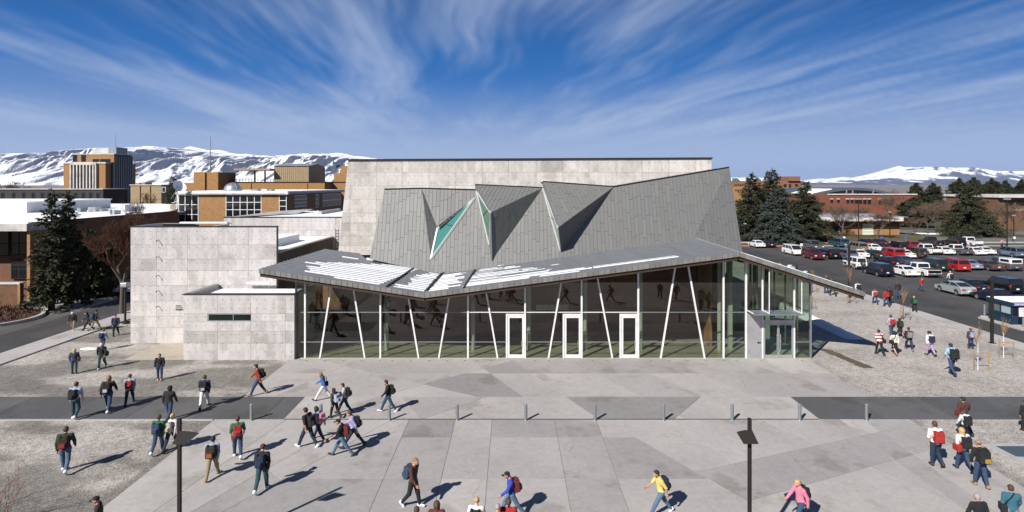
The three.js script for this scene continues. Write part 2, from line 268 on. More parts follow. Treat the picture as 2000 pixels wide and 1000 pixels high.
// plaza: slabs cut by the joint lines
{
  const base = struct('plaza', [box(XL, XR, -0.03, 0.004, Z1, ZB), box(-12.15, 16.35, -0.03, 0.004, ZB, ZD), box(XL, XR, -0.03, 0.004, ZD, ZF)], M.joint);
  const L2 = (a, b) => { // a line through two pixels on the ground, as nx*x + nz*z = c
    const p = gnd(...a), q = gnd(...b), nx = q.z - p.z, nzz = p.x - q.x, l = Math.hypot(nx, nzz); return [nx / l, nzz / l, (nx * p.x + nzz * p.z) / l];
  };
  const vert = x => [1, 0, x], hor = z => [0, 1, z];
  const cut = (polys, lines) => { for (const [nx, ny, c] of lines) { const out = []; for (const p of polys) for (const q of [clipPoly(p, nx, ny, c), clipPoly(p, -nx, -ny, -c)]) if (q.length > 2 && Math.abs(area(q)) > 0.02) out.push(q); polys = out; } return polys; };
  const rect = (a, b, c, d) => [[a, c], [b, c], [b, d], [a, d]];
  const front = cut(cut([rect(XL, XR, Z1, ZB)], [L2([1180, 819.5], [1460, 980]), L2([620, 900], [761, 823])].concat([L2([1475, 816], [1600, 870])])), []);
  const byX = (p, a) => p.reduce((s, q) => s + q[0], 0) / p.length;
  let slabs = [];
  for (const p of front) {
    const mx = byX(p);
    const ls = mx < -7.5 ? [L2([375, 1000], [690, 820]), L2([420, 830], [620, 1000]), L2([300, 1000], [560, 820])] :
      mx < 6 ? [vert(-5.45), vert(-3), vert(-1.05), vert(2.25), vert(4.47), hor(-25.6), hor(-29.8)] :
        mx < 13 ? [L2([1285, 877], [1440, 846]), L2([1362, 922], [1600, 870]), L2([1460, 980], [1700, 912]), L2([1350, 1000], [1560, 820])] : [L2([1362, 922], [1600, 870]), L2([1460, 980], [1700, 912]), L2([1700, 830], [1800, 900]), vert(17.4)];
    slabs.push(...cut([p], ls));
  }
  slabs.push(...cut([rect(-12.15, 16.35, ZB, ZD)], [L2([821, 817], [777, 765]), L2([1030, 725], [1159, 812]), L2([1129, 713], [1324, 812]), L2([1210, 704], [1468, 815]), L2([942, 721], [690, 790]), L2([1325, 812], [1373, 772]), L2([880, 800], [1030, 748])]));
  slabs.push(...cut([rect(XL, XR, ZD, ZF)], [L2([1030, 725], [1159, 812]), L2([1129, 713], [1324, 812]), L2([1210, 704], [1468, 815]), L2([942, 721], [777, 765]), L2([916, 700], [988, 751]), L2([620, 703], [800, 745]), L2([1327, 713], [1433, 758]), L2([1490, 705], [1640, 770]), L2([560, 765], [680, 712]), hor(-39.9)]));
  const dark = [[1317, 787], [965, 722], [862, 851], [1290, 800], [905, 745]].map(p => gnd(...p));
  const inside = (p, q) => { let s = true, k = Math.sign(area(q)); for (let i = 0; i < q.length; i++) { const a = q[i], b = q[(i + 1) % q.length]; if (k * ((b[0] - a[0]) * (p.z - a[1]) - (b[1] - a[1]) * (p.x - a[0])) < 0) s = false; } return s; };
  for (const p of slabs) {
    const q = insetConvex(p, 0.010); if (q.length < 3 || Math.abs(area(q)) < 0.01) continue;
    const o = q.map(([x, z]) => V3(x, 0.02 + rnd() * 0.0, z)); if (area(q) > 0) o.reverse();
    const g = slab(o, V3(0, -0.03, 0)); uvm(g, rr(0, 14), rr(0, 14));
    const m = dark.some(d => inside(d, q)) ? M.paveDark : M.pave[Math.floor(rnd() * 5)];
    obj('paving_slab', g, m, base);
  }
  obj('slot_drain', box(-12.1, 16.3, 0.0, 0.023, ZB + 0.05, ZB - 0.05), M.dark, base);
}
// recessed lights in the paving along the glass
{
  const pxs = [598, 634, 671, 706, 742, 766, 802, 838, 873, 908, 932, 959, 1045, 1072, 1157, 1186, 1271, 1306, 1343, 1378, 1415, 1439, 1487, 1567];
  const rimG = new THREE.TorusGeometry(0.075, 0.016, 6, 16).rotateX(Math.PI / 2), lensG = new THREE.CylinderGeometry(0.07, 0.07, 0.012, 16);
  pxs.forEach(px => {
    const p = gnd(px, 705.5), t = thing('ground_light', 'small round light set flush in the paving along the glass front', 'ground light', [p.x, 0.02, p.z], 0, 'ground lights along the glass front');
    part('rim', rimG, M.steel, t);
    part('lens', lensG, M.winDark, t);
  });
}

// the building the photograph is taken from, behind the camera: it shades the paving at its foot and is mirrored in the glass
{ const b = thing('lecture_building', 'brick building behind the camera, facing the plaza', 'building', [0, 0, 2]); obj('wall', box(-45, 52, 0, 10.9, 2, 22), M.brickBrown, b); obj('parapet', box(-45.2, 52.2, 10.9, 11.3, 1.8, 22.2), M.paleStone, b); for (let i = 0; i < 16; i++) { const f = obj('window', box(-42 + i * 5.8, -39 + i * 5.8, 1.2, 9.6, 2.0, 1.93), M.bronze, b); obj('pane', box(-41.85 + i * 5.8, -39.15 + i * 5.8, 1.35, 9.45, 1.93, 1.91), M.winDark, f); } }
// ---------- the performance hall ----------
const hall = thing('performance_hall', 'angular grey concert hall with glass lobby, folded metal roof and bare concrete boxes', 'building', [0, 0, -43.4]);
// a cast wall facing us: a core, form panels standing proud of it with joints between, and tie holes
function castWall(name, outline, z, vx, hy, parent, opt = {}) {
  const xs = outline.map(p => p[0]), ys = outline.map(p => p[1]), x0 = Math.min(...xs), x1 = Math.max(...xs), y0 = Math.min(...ys), y1 = Math.max(...ys);
  const core = obj(name, prismXY(outline, z - 0.03, z - (opt.thick || 0.4)), M.wallCore, parent);
  const X = [x0, ...vx.filter(v => v > x0 + 0.1 && v < x1 - 0.1), x1], Y = [y0, ...hy.filter(v => v > y0 + 0.1 && v < y1 - 0.1), y1].sort((a, b) => a - b), mats = opt.warm ? M.wallWarm : M.wall, tone = Y.map(() => Math.floor(rnd() * 4));
  for (let j = 0; j + 1 < Y.length; j++) for (let i = 0; i + 1 < X.length; i++) {
    let p = outline; p = clipPoly(p, -1, 0, -X[i]); p = clipPoly(p, 1, 0, X[i + 1]); p = clipPoly(p, 0, -1, -Y[j]); p = clipPoly(p, 0, 1, Y[j + 1]);
    if (p.length < 3) continue; p = insetConvex(p, 0.008); if (p.length < 3 || Math.abs(area(p)) < 0.02) continue;
    if (opt.hole && X[i] < opt.hole[1] - .1 && Y[j] > opt.hole[2] - 0.2 && Y[j + 1] < opt.hole[3] + 0.2) { p = clipPoly(p, 1, 0, opt.hole[0] - .005); if (p.length < 3 || Math.abs(area(p)) < .02) continue; }
    if (area(p) < 0) p = p.slice().reverse();
    const g = prismXY(p, z + rr(0, 0.006), z - 0.035); uvm(g, rr(0, 9), rr(0, 9));
    obj('concrete_panel', g, mats[rnd() < .6 ? tone[j] : Math.floor(rnd() * 4)], core);
  }
  const spots = [];
  const in_ = (x, y) => { for (let i = 0; i < outline.length; i++) { const a = outline[i], b = outline[(i + 1) % outline.length]; if ((b[0] - a[0]) * (y - a[1]) - (b[1] - a[1]) * (x - a[0]) < 0.12) return false; } return true; };
  for (let y = y1 - 0.34; y > y0 + 0.15; y -= 0.62) for (let x = x0 + 0.35; x < x1 - 0.1; x += 0.61) if (in_(x, y) && !(opt.hole && x > opt.hole[0] - .1 && x < opt.hole[1] + .1 && y > opt.hole[2] - .1 && y < opt.hole[3] + .1)) spots.push([x, y]);
  const im = new THREE.InstancedMesh(new THREE.CylinderGeometry(0.032, 0.032, 0.02, 8).rotateX(Math.PI / 2), M.hole, spots.length), b = hall.userData.base;
  spots.forEach(([x, y], i) => im.setMatrixAt(i, new THREE.Matrix4().setPosition(x - b[0], y - b[1], z + 0.001 - b[2])));
  im.name = 'tie_hole'; im.userData.kind = 'stuff'; core.add(im);
  return core;
}
const rect2 = (x0, x1, y0, y1) => [[x0, y0], [x1, y0], [x1, y1], [x0, y1]];
const steps = (a, b, s) => { const o = []; for (let v = a; v < b; v += s) o.push(v); return o; };
{ // tall box on the left
  const d = 47.5, x0 = PX(255, d), x1 = PX(540, d), y1 = PY(443.5, d);
  const w = castWall('tall_concrete_wall', rect2(x0, x1, 0, y1), -d, [306, 366, 426, 486].map(p => PX(p, d)), [478, 506, 528, 557.5, 588, 618, 640].map(p => PY(p, d)), hall);
  obj('coping', [box(x0 - 0.03, x1 + 0.03, y1 + 0.001, y1 + 0.07, -d + 0.04, -d - 0.44)], M.dark, w);
  obj('side_wall', [box(x0, x0 + 0.35, 0, y1 - 0.004, -d - 0.41, -d - 3.8), box(x0 + 0.35, -24, y1 - 0.6, y1 - 0.42, -d - 0.41, -d - 3.8), box(-24, -24.35, 0, y1 - 0.006, -d - 0.41, -d - 3.8)], M.wall[0], hall);
  obj('coping', [box(x0 - 0.03, -23.97, y1 + 0.001, y1 + 0.06, -d - 3.7, -d - 4.1), box(x0 - .03, x0 + .38, y1 + .001, y1 + .06, -d - .45, -d - 3.69)], M.steel, hall);
  obj('roof_snow', box(PX(300, d), PX(400, d), y1 + 0.06, y1 + 0.16, -d - 3.7, -d - 4.15), M.snow, hall);
  for (const py of [470, 501.5, 538, 568, 598]) { // small angled steel lamp arms standing out of the wall
    const a = at(310.5, py, d); obj('wall_lamp', [rod(V3(a.x, a.y, -d - 0.02), V3(a.x - 0.02, a.y + 0.02, -d + 0.34), 0.022), rod(V3(a.x - 0.02, a.y + 0.02, -d + 0.32), V3(a.x - 0.02, a.y - 0.06, -d + 0.34), 0.035)], M.bronze, w);
  }
  // name of the hall in raised letters; the low box hides the rest
  const font = await new FontLoader().loadAsync('fonts/droid/droid_sans_bold.typeface.json');
  const a = at(343, 606.6, d), tg = new TextGeometry('PERFORMANCE HALL', { font, size: 0.165, depth: 0.02, curveSegments: 3 }); tg.translate(a.x, a.y, -d + 0.003);
  const dash = []; let x = a.x; for (const w2 of [.09, .07, .11, .08, .06]) { dash.push(box(x, x + w2, a.y + 0.36, a.y + 0.41, -d, -d + 0.02)); x += w2 + 0.012; } x = a.x; for (const w2 of [.08, .06, .12, .09, .07, .08]) { dash.push(box(x, x + w2, a.y + 0.25, a.y + 0.30, -d, -d + 0.02)); x += w2 + 0.012; }
  const s = obj('wall_lettering', [tg, ...dash], M.black, hall); s.userData.label = 'black raised lettering on the tall concrete wall';
}
{ // low box in front with the slot window
  const d = 43, x0 = PX(358, d), x1 = PX(575, d), y1 = PY(576, d), wy0 = PY(627, d), wy1 = PY(613, d), wx0 = PX(358, d), wx1 = PX(490, d);
  const w = castWall('low_concrete_wall', rect2(x0, x1, 0, y1), -d, [424.5, 490, 557].map(p => PX(p, d)), [612.7, 627.2, 647, 670].map(p => PY(p, d)), hall, { hole: [PX(405, d), wx1, wy0, wy1] });
  const sx = PX(405, d);
  const f = obj('slot_window', [box(sx, sx + 0.12, wy0, wy1, -d + 0.02, -d - 0.05), box(sx + 0.12, wx1, wy1 - 0.05, wy1, -d + 0.012, -d - 0.05), box(sx + 0.12, wx1, wy0, wy0 + 0.05, -d + 0.012, -d - 0.05), box(PX(455, d), PX(456.5, d), wy0 + 0.05, wy1 - 0.05, -d + 0.01, -d - 0.03)], M.steel, w);
  obj('pane', box(sx + 0.12, wx1 - 0.01, wy0 + 0.05, wy1 - 0.05, -d - 0.02, -d - 0.028), M.winSlot, w);
  obj('coping', [box(x0 - 0.03, x1 + 0.02, y1 + 0.001, y1 + 0.06, -d + 0.04, -d - 0.42)], M.dark, w);
  obj('side_wall', [box(x0, x0 + 0.35, 0, y1 - 0.003, -d - 0.41, -47.45), box(x1 - 0.3, x1, 0, y1 - 0.003, -d - 0.41, -47.45)], M.wall[1], hall);
  obj('coping', box(x0 - .03, x0 + .4, y1, y1 + .05, -d - .43, -47.4), M.steel, hall);
  obj('roof_snow', box(x0 + 0.36, x1 - 0.31, y1 - 0.5, y1 - 0.32, -d - 0.41, -47.4), M.snow, hall);
  obj('roof_duct', rod(at(482, 553, 47.1), at(528, 553, 47.1), 0.1), M.white, hall);
}
{ // mid block with snow on its roof behind the parapet, and the lower one beside it
  const d = 62.6, x0 = PX(437, d), x1 = PX(668, d), y1 = PY(425, d);
  const w = castWall('mid_concrete_wall', rect2(x0, x1, 0, y1), -d, [452, 498, 541, 563, 609, 655].map(p => PX(p, d)), [450, 473, 496, 519].map(p => PY(p, d)), hall);
  obj('coping', box(x0 - .03, x1, y1 + .001, y1 + .08, -d + .05, -d - .4), M.dark, w);
  obj('side_wall', [box(x0, x0 + .3, 0, y1 - .003, -d - .41, -80), box(-23, -22.7, y1 - 1, y1 + .25, -72, -80)], M.wall[1], hall);
  obj('roof_snow', box(x0 + .32, x1, y1 - .5, y1 - .12, -d - .41, -81), M.snow, hall);
  obj('roof_parapet', face([V3(x0, y1 + .02, -d - .41), V3(PX(580, 72), y1 - .05, -72), V3(PX(580, 72), PY(408, 78), -78), V3(x0, y1 + .02, -78)]), M.wall[3], hall);
  obj('roof_vent', [rod(at(621, 421, 70), at(621, 411, 70), .08), rod(at(628, 421, 70), at(628, 417, 70), .06)], M.white, hall);
  const X = -18.55; // lower block: its shaded side faces right
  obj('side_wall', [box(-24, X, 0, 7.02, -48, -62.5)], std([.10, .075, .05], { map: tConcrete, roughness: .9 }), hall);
  obj('coping', [box(X - .3, X + .04, 7.021, 7.14, -48, -62.5)], M.paleStone, hall);
  obj('roof_snow', [box(-23.9, X - .31, 7.021, 7.10, -48, -62.5), box(-23.9, -20.4, 7.1, 7.75, -52, -58)], M.snow, hall);
  const rungs = []; for (let y = PY(492, 61); y < PY(449, 61); y += .3) rungs.push(box(PX(656, 61), PX(661, 61), y, y + .07, -61, -61.06));
  obj('ladder', [box(PX(655.2, 61), PX(656, 61), PY(492, 61), PY(447, 61), -61, -61.05), box(PX(661, 61), PX(661.8, 61), PY(492, 61), PY(447, 61), -61, -61.05), ...rungs], M.dark, hall);
}
// tall concrete block behind
const HD = 55.3;
{
  const d = HD, yl = PY(313.5, d), yr = PY(310, d);
  const w = castWall('high_concrete_wall', [[PX(660, d), PY(498, d)], [PX(1390, d), PY(498, d)], [PX(1390, d), yr], [PX(680, d), yl]], -d, [684, 735, 786, 838, 890, 942, 994, 1047, 1099, 1151, 1203, 1255, 1307, 1359].map(p => PX(p, d)), [336.5, 363, 389, 416, 435, 461, 480].map(p => PY(p, d)), hall, { thick: 0.6, warm: true });
  obj('coping', bar(V3(PX(679, d), yl + .06, -d - .2), V3(PX(1391, d), yr + .06, -d - .2), .66, .13), M.bronze, w);
  obj('high_concrete_block', box(PX(681, d), PX(1389, d), 0, yl - .3, -d - .61, -d - 24), M.wall[1], hall);
}
// ----- folded metal volume -----
const zd = py => (49.2 + .32 * (EYE - 6.4)) / (1 + .32 * (py - CY) / F);   // a plane leaning back
const Z = (px, py, off = 0) => at(px, py, zd(py) + off);
const zp = { A: Z(751, 370), B: Z(824, 368), G: Z(722, 506), Q1: Z(841.7, 506), T1: Z(926.7, 387), P1: Z(854.6, 446, .55), C: Z(928, 371), C2: Z(931.5, 374), Cp: Z(928, 361, -.25), P2: Z(958, 415.5, -2.1), Q2: Z(956, 478), S2: Z(960.5, 508.7), D: Z(1060, 367), Dp: Z(1060, 355, -.25), P3: Z(1089, 445, -2.3), S3: Z(1095, 491), E: Z(1198.5, 365), Ff: Z(1424, 327), I: Z(1355, 466), J: Z(1453, 514, .6), I2: Z(1355, 492), V: Z(870, 536), Vx: Z(850, 534), b2: Z(961, 523), b3: Z(1096, 504) };
const panels = []; // each facet is clad in tall lapped panels, set in staggered columns
function zincFacet(keys, tone, lean = 0, hideBase = false) {
  const pts = keys.map(k => zp[k]);
  const g = face(pts), nn = V3(g.attributes.normal.getX(0), g.attributes.normal.getY(0), g.attributes.normal.getZ(0));
  const f = obj('zinc_facet', g, M.zincBase, hall);
  const v = V3(lean, 1, 0).addScaledVector(nn, -V3(lean, 1, 0).dot(nn)).normalize(), u = V3().crossVectors(v, nn).normalize(), o = pts[0];
  const p2 = pts.map(p => [p.clone().sub(o).dot(u), p.clone().sub(o).dot(v)]);
  const xs = p2.map(p => p[0]), ys = p2.map(p => p[1]), W = 0.315, Hh = 1.62, pos = [], nor = [], col = [];
  for (let c = Math.floor(Math.min(...xs) / W); c * W < Math.max(...xs); c++) {
    const st = rnd() * Hh;
    for (let y = Math.min(...ys) - st; y < Math.max(...ys); y += Hh) {
      let p = p2; const gp = .011; p = clipPoly(p, -1, 0, -(c * W + gp)); p = clipPoly(p, 1, 0, (c + 1) * W - gp); p = clipPoly(p, 0, -1, -(y + gp)); p = clipPoly(p, 0, 1, y + Hh - gp);
      if (p.length < 3 || Math.abs(area(p)) < 0.004) continue; if (area(p) < 0) p = p.slice().reverse();
      const k = tone * (1 + rr(-.025, .025) + (rnd() > .92 ? rr(-.05, .06) : 0)), cc = [k, k * rr(.985, 1.0), k * rr(.95, .985)], tw = rr(-.012, .012), tv = rr(0, .010);
      const P = p.map(q => o.clone().addScaledVector(u, q[0]).addScaledVector(v, q[1]).addScaledVector(nn,   .020 + .6 * tw * (q[0] - c * W - W / 2) / W + tv * (y + Hh - q[1]) / Hh)), Bt = p.map(q => o.clone().addScaledVector(u, q[0]).addScaledVector(v, q[1]));
      const tri = (a, b, c3) => { const n = V3().crossVectors(b.clone().sub(a), c3.clone().sub(a)).normalize(); for (const t of [a, b, c3]) { pos.push(t.x, t.y, t.z); nor.push(n.x, n.y, n.z); col.push(...cc); } };
      for (let i = 1; i + 1 < P.length; i++) tri(P[0], P[i], P[i + 1]);
      for (let i = 0; i < P.length; i++) { const j = (i + 1) % P.length; tri(P[i], Bt[i], Bt[j]); tri(P[i], Bt[j], P[j]); }
    }
  }
  if (pos.length) { const q = new THREE.BufferGeometry(); q.setAttribute('position', new THREE.Float32BufferAttribute(pos, 3)); q.setAttribute('normal', new THREE.Float32BufferAttribute(nor, 3)); q.setAttribute('color', new THREE.Float32BufferAttribute(col, 3)); obj('zinc_panel', q, M.zinc, f, 'stuff'); }
  return f;
}
zincFacet(['A', 'G', 'Vx', 'Q1', 'B'], 1.0);
zincFacet(['B', 'Q1', 'P1'], .95);
zincFacet(['B', 'P1', 'T1', 'C'], .95);
zincFacet(['T1', 'Q1', 'Vx', 'V', 'b2', 'S2', 'Q2', 'C2', 'C'], 1.06);
zincFacet(['Q2', 'S2', 'P2'], .98);
zincFacet(['Cp', 'P2', 'D'], 1.08, .25);
zincFacet(['P2', 'S2', 'D'], 1);
zincFacet(['D', 'S2', 'b2', 'b3', 'S3'], 1.06);
zincFacet(['Dp', 'P3', 'E'], 1.05, -.2);
zincFacet(['P3', 'S3', 'E'], .95);
zincFacet(['E', 'S3', 'b3', 'I2', 'I', 'Ff'], .96);
zincFacet(['Ff', 'I', 'I2', 'J'], 1.02);
{
  const back = p => V3(p.x, p.y, -HD + .01), z = zp;
  const top = ['A', 'B', 'C'], gs = [];
  const q = (a, b) => gs.push(face([a, b, back(b), back(a)]));
  q(z.A, z.B); q(z.B, z.C); q(z.Cp, z.D); q(z.Dp, z.E); q(z.E, z.Ff); q(z.Ff, z.J); q(z.G, z.A);
  gs.push(face([z.Cp, z.C, z.C2, z.P2]), face([z.Dp, z.D, z.P3]), face([z.Cp, z.D, back(z.D), back(z.Cp)]));
  obj('zinc_roof', gs, M.seam, hall);
  const edge = (a, b) => bar(a.clone().add(V3(0, .03, .03)), b.clone().add(V3(0, .03, .03)), .08, .10);
  obj('roof_edge', [edge(z.A, z.B), edge(z.B, z.C), edge(z.Cp, z.D), edge(z.Dp, z.E), edge(z.E, z.Ff)], M.bronze, hall);
  // slender windows in the folds, each with its pale frame
  const win = (a, b, c, m, w) => {
    const fr = obj('fold_window', [bar(a, b, w), bar(b, c, w), bar(c, a, w * 1.15)], M.frame, hall);
    obj('pane', face([a, b, c]), m, fr);
    const m1 = a.clone().lerp(c, .47), m2 = b.clone().lerp(b.clone().add(c).multiplyScalar(.5), .1).lerp(a.clone().lerp(b, .72), .6); obj('glazing_bar', bar(m1, m2, .05), M.dark, fr);
  };
  const f = (p, k = .04) => p.clone().add(V3(0, 0, k));
  win(f(z.T1), f(z.P1), f(z.Q1), M.winTeal, .13);
  win(f(z.C2), f(z.P2), f(z.Q2), M.winGreen, .11);
  win(f(z.D), f(z.P3), f(z.S3), M.winGreen, .09);
  for (const [a, b, w] of [[f(z.P2, .03), f(z.S2, .03), .10], [f(z.Cp), f(z.P2), .06], [f(z.Dp), f(z.P3), .05]]) obj('fold_trim', bar(a, b, w), M.seam, hall);
}
// ----- folded canopy -----
const FL = at(505.4, 525.5, 42), FV = at(829.5, 573.8, 42), FP = at(1444, 493, 42), FR = at(1690, 571.5, 42);
const BV = at(866, 533.5, 49.05);
const plane = (a, b, c) => new THREE.Plane().setFromCoplanarPoints(a, b, c);
const onPlane = (pl, px, py) => { const o = V3(0, EYE, 0), dir = at(px, py, 1).sub(o), t = -(pl.normal.dot(o) + pl.constant) / pl.normal.dot(dir); return o.addScaledVector(dir, t); };
const yOn = (pl, x, z) => -(pl.normal.x * x + pl.normal.z * z + pl.constant) / pl.normal.y;
const plL = plane(FL, FV, BV), plR = plane(FV, FP, BV);
const RB = onPlane(plR, 1355, 464.5);                          // back end of the ridge
const plW = plane(FP, FR, RB);
const onP = (pl, x, z) => V3(x, yOn(pl, x, z), z);
{
  const WL = onPlane(plL, 716, 506.5), B2 = onPlane(plL, 702, 494.5), BL = onPlane(plL, 634, 486.8);
  const top = [[FL, FV, BV, WL, B2, BL], [FV, FP, RB, BV], [FP, FR, onP(plW, FR.x - .3, -49.2), onP(plW, RB.x, -49.6), RB]];
  const cp = top.map((p, i) => slab(p, V3(0, -.28, 0)));
  const can = obj('canopy', cp, M.seam, hall);
  const cen = p => p.reduce((s, q) => s.add(q), V3()).multiplyScalar(1 / p.length);
  obj('soffit', top.map(p => slab(p.map(q => q.clone().lerp(cen(p), .006).add(V3(0, -.283, -.08))), V3(0, -.26, 0))), M.soffit, can);
  // fascia in short plates along the front edge
  const plates = (a, b, n) => { for (let i = 0; i < n; i++) { const p = a.clone().lerp(b, (i + .04) / n), q = a.clone().lerp(b, (i + .96) / n); obj('fascia_plate', slab([p.clone().add(V3(0, .035, .03 + .004 * rnd())), p.clone().add(V3(0, -.29, .03)), q.clone().add(V3(0, -.29, .03)), q.clone().add(V3(0, .035, .03 + .004 * rnd()))], V3(0, 0, -.028)), M.fascia[Math.floor(rnd() * 3)], can); } };
  plates(FL, FV, 30); plates(FV, FP, 56); plates(FP, FR, 22);
  // standing seams running down to the valley
  const seams = [], ez = (pl, xa, xb, z) => bar(onP(pl, xa, z).add(V3(0, .02, 0)), onP(pl, xb, z).add(V3(0, .02, 0)), .03, .06);
  const valleyX = z => lerp(FV.x, BV.x, (-42 - z) / (BV.z * -1 - 42)), ridgeX = z => lerp(FP.x, RB.x, (-42 - z) / (-RB.z - 42));
  const leftX = z => lerp(FL.x, BL.x, (-42 - z) / (-BL.z - 42));
  const bay = .52, rows = [];
  for (let k = 1; k < 24; k++) { const z = -42 - k * bay + .1; if (z < BL.z) break; rows.push(z); const xr = z > BV.z ? valleyX(z) : WL.x - (BV.z - z) * .8; seams.push(ez(plL, leftX(z), xr, z)); if (z > BV.z) seams.push(ez(plR, valleyX(z), ridgeX(z), z)); }
  obj('standing_seam', seams, M.seam, can, 'stuff');
  obj('ridge_cap', bar(FP.clone().add(V3(0, .03, 0)), RB.clone().add(V3(0, .03, 0)), .25, .05), M.alu, can);
  obj('wall_flashing', [bar(WL.clone().add(V3(0, .07, 0)), BV.clone().add(V3(0, .07, .0)), .16, .14), bar(BV.clone().add(V3(0, .07, 0)), RB.clone().add(V3(0, .07, 0)), .16, .14)], M.white, can);
  const gut = (px0, py0, px1, py1, pl) => bar(onPlane(pl, px0, py0).add(V3(0, .06, 0)), onPlane(pl, px1, py1).add(V3(0, .06, 0)), .12, .1);
  obj('snow_guard', gut(809, 524, 755, 561, plL), M.dark, can); obj('snow_guard', gut(928, 528, 905, 564, plR), M.dark, can);
  const cable = []; let prev = null; for (let i = 0; i <= 22; i++) { const t = i / 22, p = BV.clone().lerp(FV, t * .9); p.x += (i % 2 ? .16 : -.16) + rr(-.05, .05); p.y = Math.max(yOn(plL, p.x, p.z), yOn(plR, p.x, p.z)) + .07; if (prev) cable.push(rod(prev, p, .035)); prev = p; }
  const q0 = onPlane(plL, 850, 529); for (let i = 0; i < 10; i++) { const a = i * .9, p = V3(q0.x + .22 * Math.cos(a) - .1, q0.y + .25 + .2 * Math.sin(a), q0.z + .3), b = V3(q0.x + .22 * Math.cos(a + .9) - .1, q0.y + .25 + .2 * Math.sin(a + .9), q0.z + .3); cable.push(rod(p, b, .03)); }
  obj('heat_cable', cable, M.black, can);
  // melting snow lying in the bays between the seams
  const sn = [];
  const strip = (pl, xa, xb, z0, z1, th) => { if (xb - xa < .12) return; const n = Math.max(2, Math.ceil((xb - xa) / .5)), pts = []; for (let i = 0; i <= n; i++) { const x = lerp(xa, xb, i / n); pts.push(x); } for (let i = 0; i < n; i++) { const xm0 = pts[i], xm1 = pts[i + 1]; sn.push(slab([onP(pl, xm0, z0).add(V3(0, th, 0)), onP(pl, xm1, z0).add(V3(0, th, 0)), onP(pl, xm1, z1).add(V3(0, th, 0)), onP(pl, xm0, z1).add(V3(0, th, 0))], V3(0, -th - .01, 0))); } };
  for (let k = 0; k < rows.length; k++) for (let s = 0; s < 2; s++) {
    const z0 = rows[k] - .07 - s * .16, z1 = z0 - .164, f = (-42 - z0) / 7, zz = z0, th = .035 + rr(0, .02);
    const vx = zz > BV.z ? valleyX(zz) : WL.x - .4, lx = leftX(zz), L = vx - lx;
    // left plane
    const g1 = zz > BV.z ? onPlane(plL, 782 + (f - .5) * 54, 542.5).x : vx;
    let a = lx + L * (.30 - .13 * Math.sin(f * 2.4) + (f > .62 ? (f - .62) * 1.1 : 0) + rr(-.015, .015) + .13 * nz(k * .9, s * .2, 3)), b = Math.min(vx, g1 - .15);
    if (f < .14) a += L * .17;
    if (f > 1.0) a = lx + L * rr(.55, .7);
    if (f < 1.08) { if (rnd() < .05) { const m = lerp(a, b, rr(.3, .7)); strip(plL, a, m, z0, z1, th); strip(plL, m + rr(.1, .5), b, z0, z1, th); } else strip(plL, a, b, z0, z1, th); }
    if (f < .9 && f > .05) strip(plL, g1 + .6 + rr(0, .9), vx - .15, z0, z1, th);
    // right plane
    const rx = zz > BV.z ? ridgeX(zz) : 0, R = rx - vx; if (zz < BV.z) continue;
    if (f > .08 && f < .85) strip(plR, vx + .15, vx + R * (.055 + rr(0, .055)), z0, z1, th);
    const g2 = onPlane(plR, 916 + (f - .5) * 23, 546).x + .1;
    if (f < .1) { strip(plR, g2, vx + R * rr(.30, .36), z0, z1, th); strip(plR, vx + R * rr(.36, .38), vx + R * rr(.46, .5), z0, z1, th * .7); }
    else if (f < .22) { strip(plR, g2, vx + R * (.52 + rr(-.02, .05)), z0, z1, th); strip(plR, vx + R * .545, vx + R * rr(.78, .84), z0, z1, th * .8); }
    else if (f < .9) { let x = g2 + (f > .6 ? rr(0, .4) : 0); const end = g2 + R * (.30 - .30 * Math.abs(f - .32)); while (x < end) { const w = rr(1.2, 4.2) * (1.25 - f * .7); if (rnd() < .84 - f * .42) strip(plR, x, Math.min(end, x + w), z0, z1 + .03 * rnd(), th * .8); x += w + rr(.05, .4); } if (rnd() < .22) { const x2 = vx + R * rr(.36, .46); strip(plR, x2, x2 + rr(.2, .8), z0, z1 + .04, th * .6); } }
  }
  for (let i = 0; i < 26; i++) { const t = i / 26; sn.push(slab([0, 1].flatMap(e => { const p = BV.clone().lerp(RB, (i + e) / 26 * .62); const w = .12 + .25 * Math.abs(nz(i * .6, 2.5)) * (t < .5 ? 1.4 : .6); return e ? [p.clone().add(V3(0, .03, w)), p.clone().add(V3(0, .05, 0))] : [p.clone().add(V3(0, .05, 0)), p.clone().add(V3(0, .03, w))]; }), V3(0, -.06, 0))); }
  sn.push(slab([FP.clone().lerp(FR, .06), FP.clone().lerp(FR, .9), onP(plW, FR.x - 1.2, -43.4), onP(plW, FP.x + .6, -43.4)].map(p => p.clone().add(V3(0, .07, 0))), V3(0, -.08, 0)));
  tag(obj('roof_snow', sn, M.snow, scene), 'streaks of melting snow lying between the seams of the metal canopy', 'snow', null, 'stuff');
}
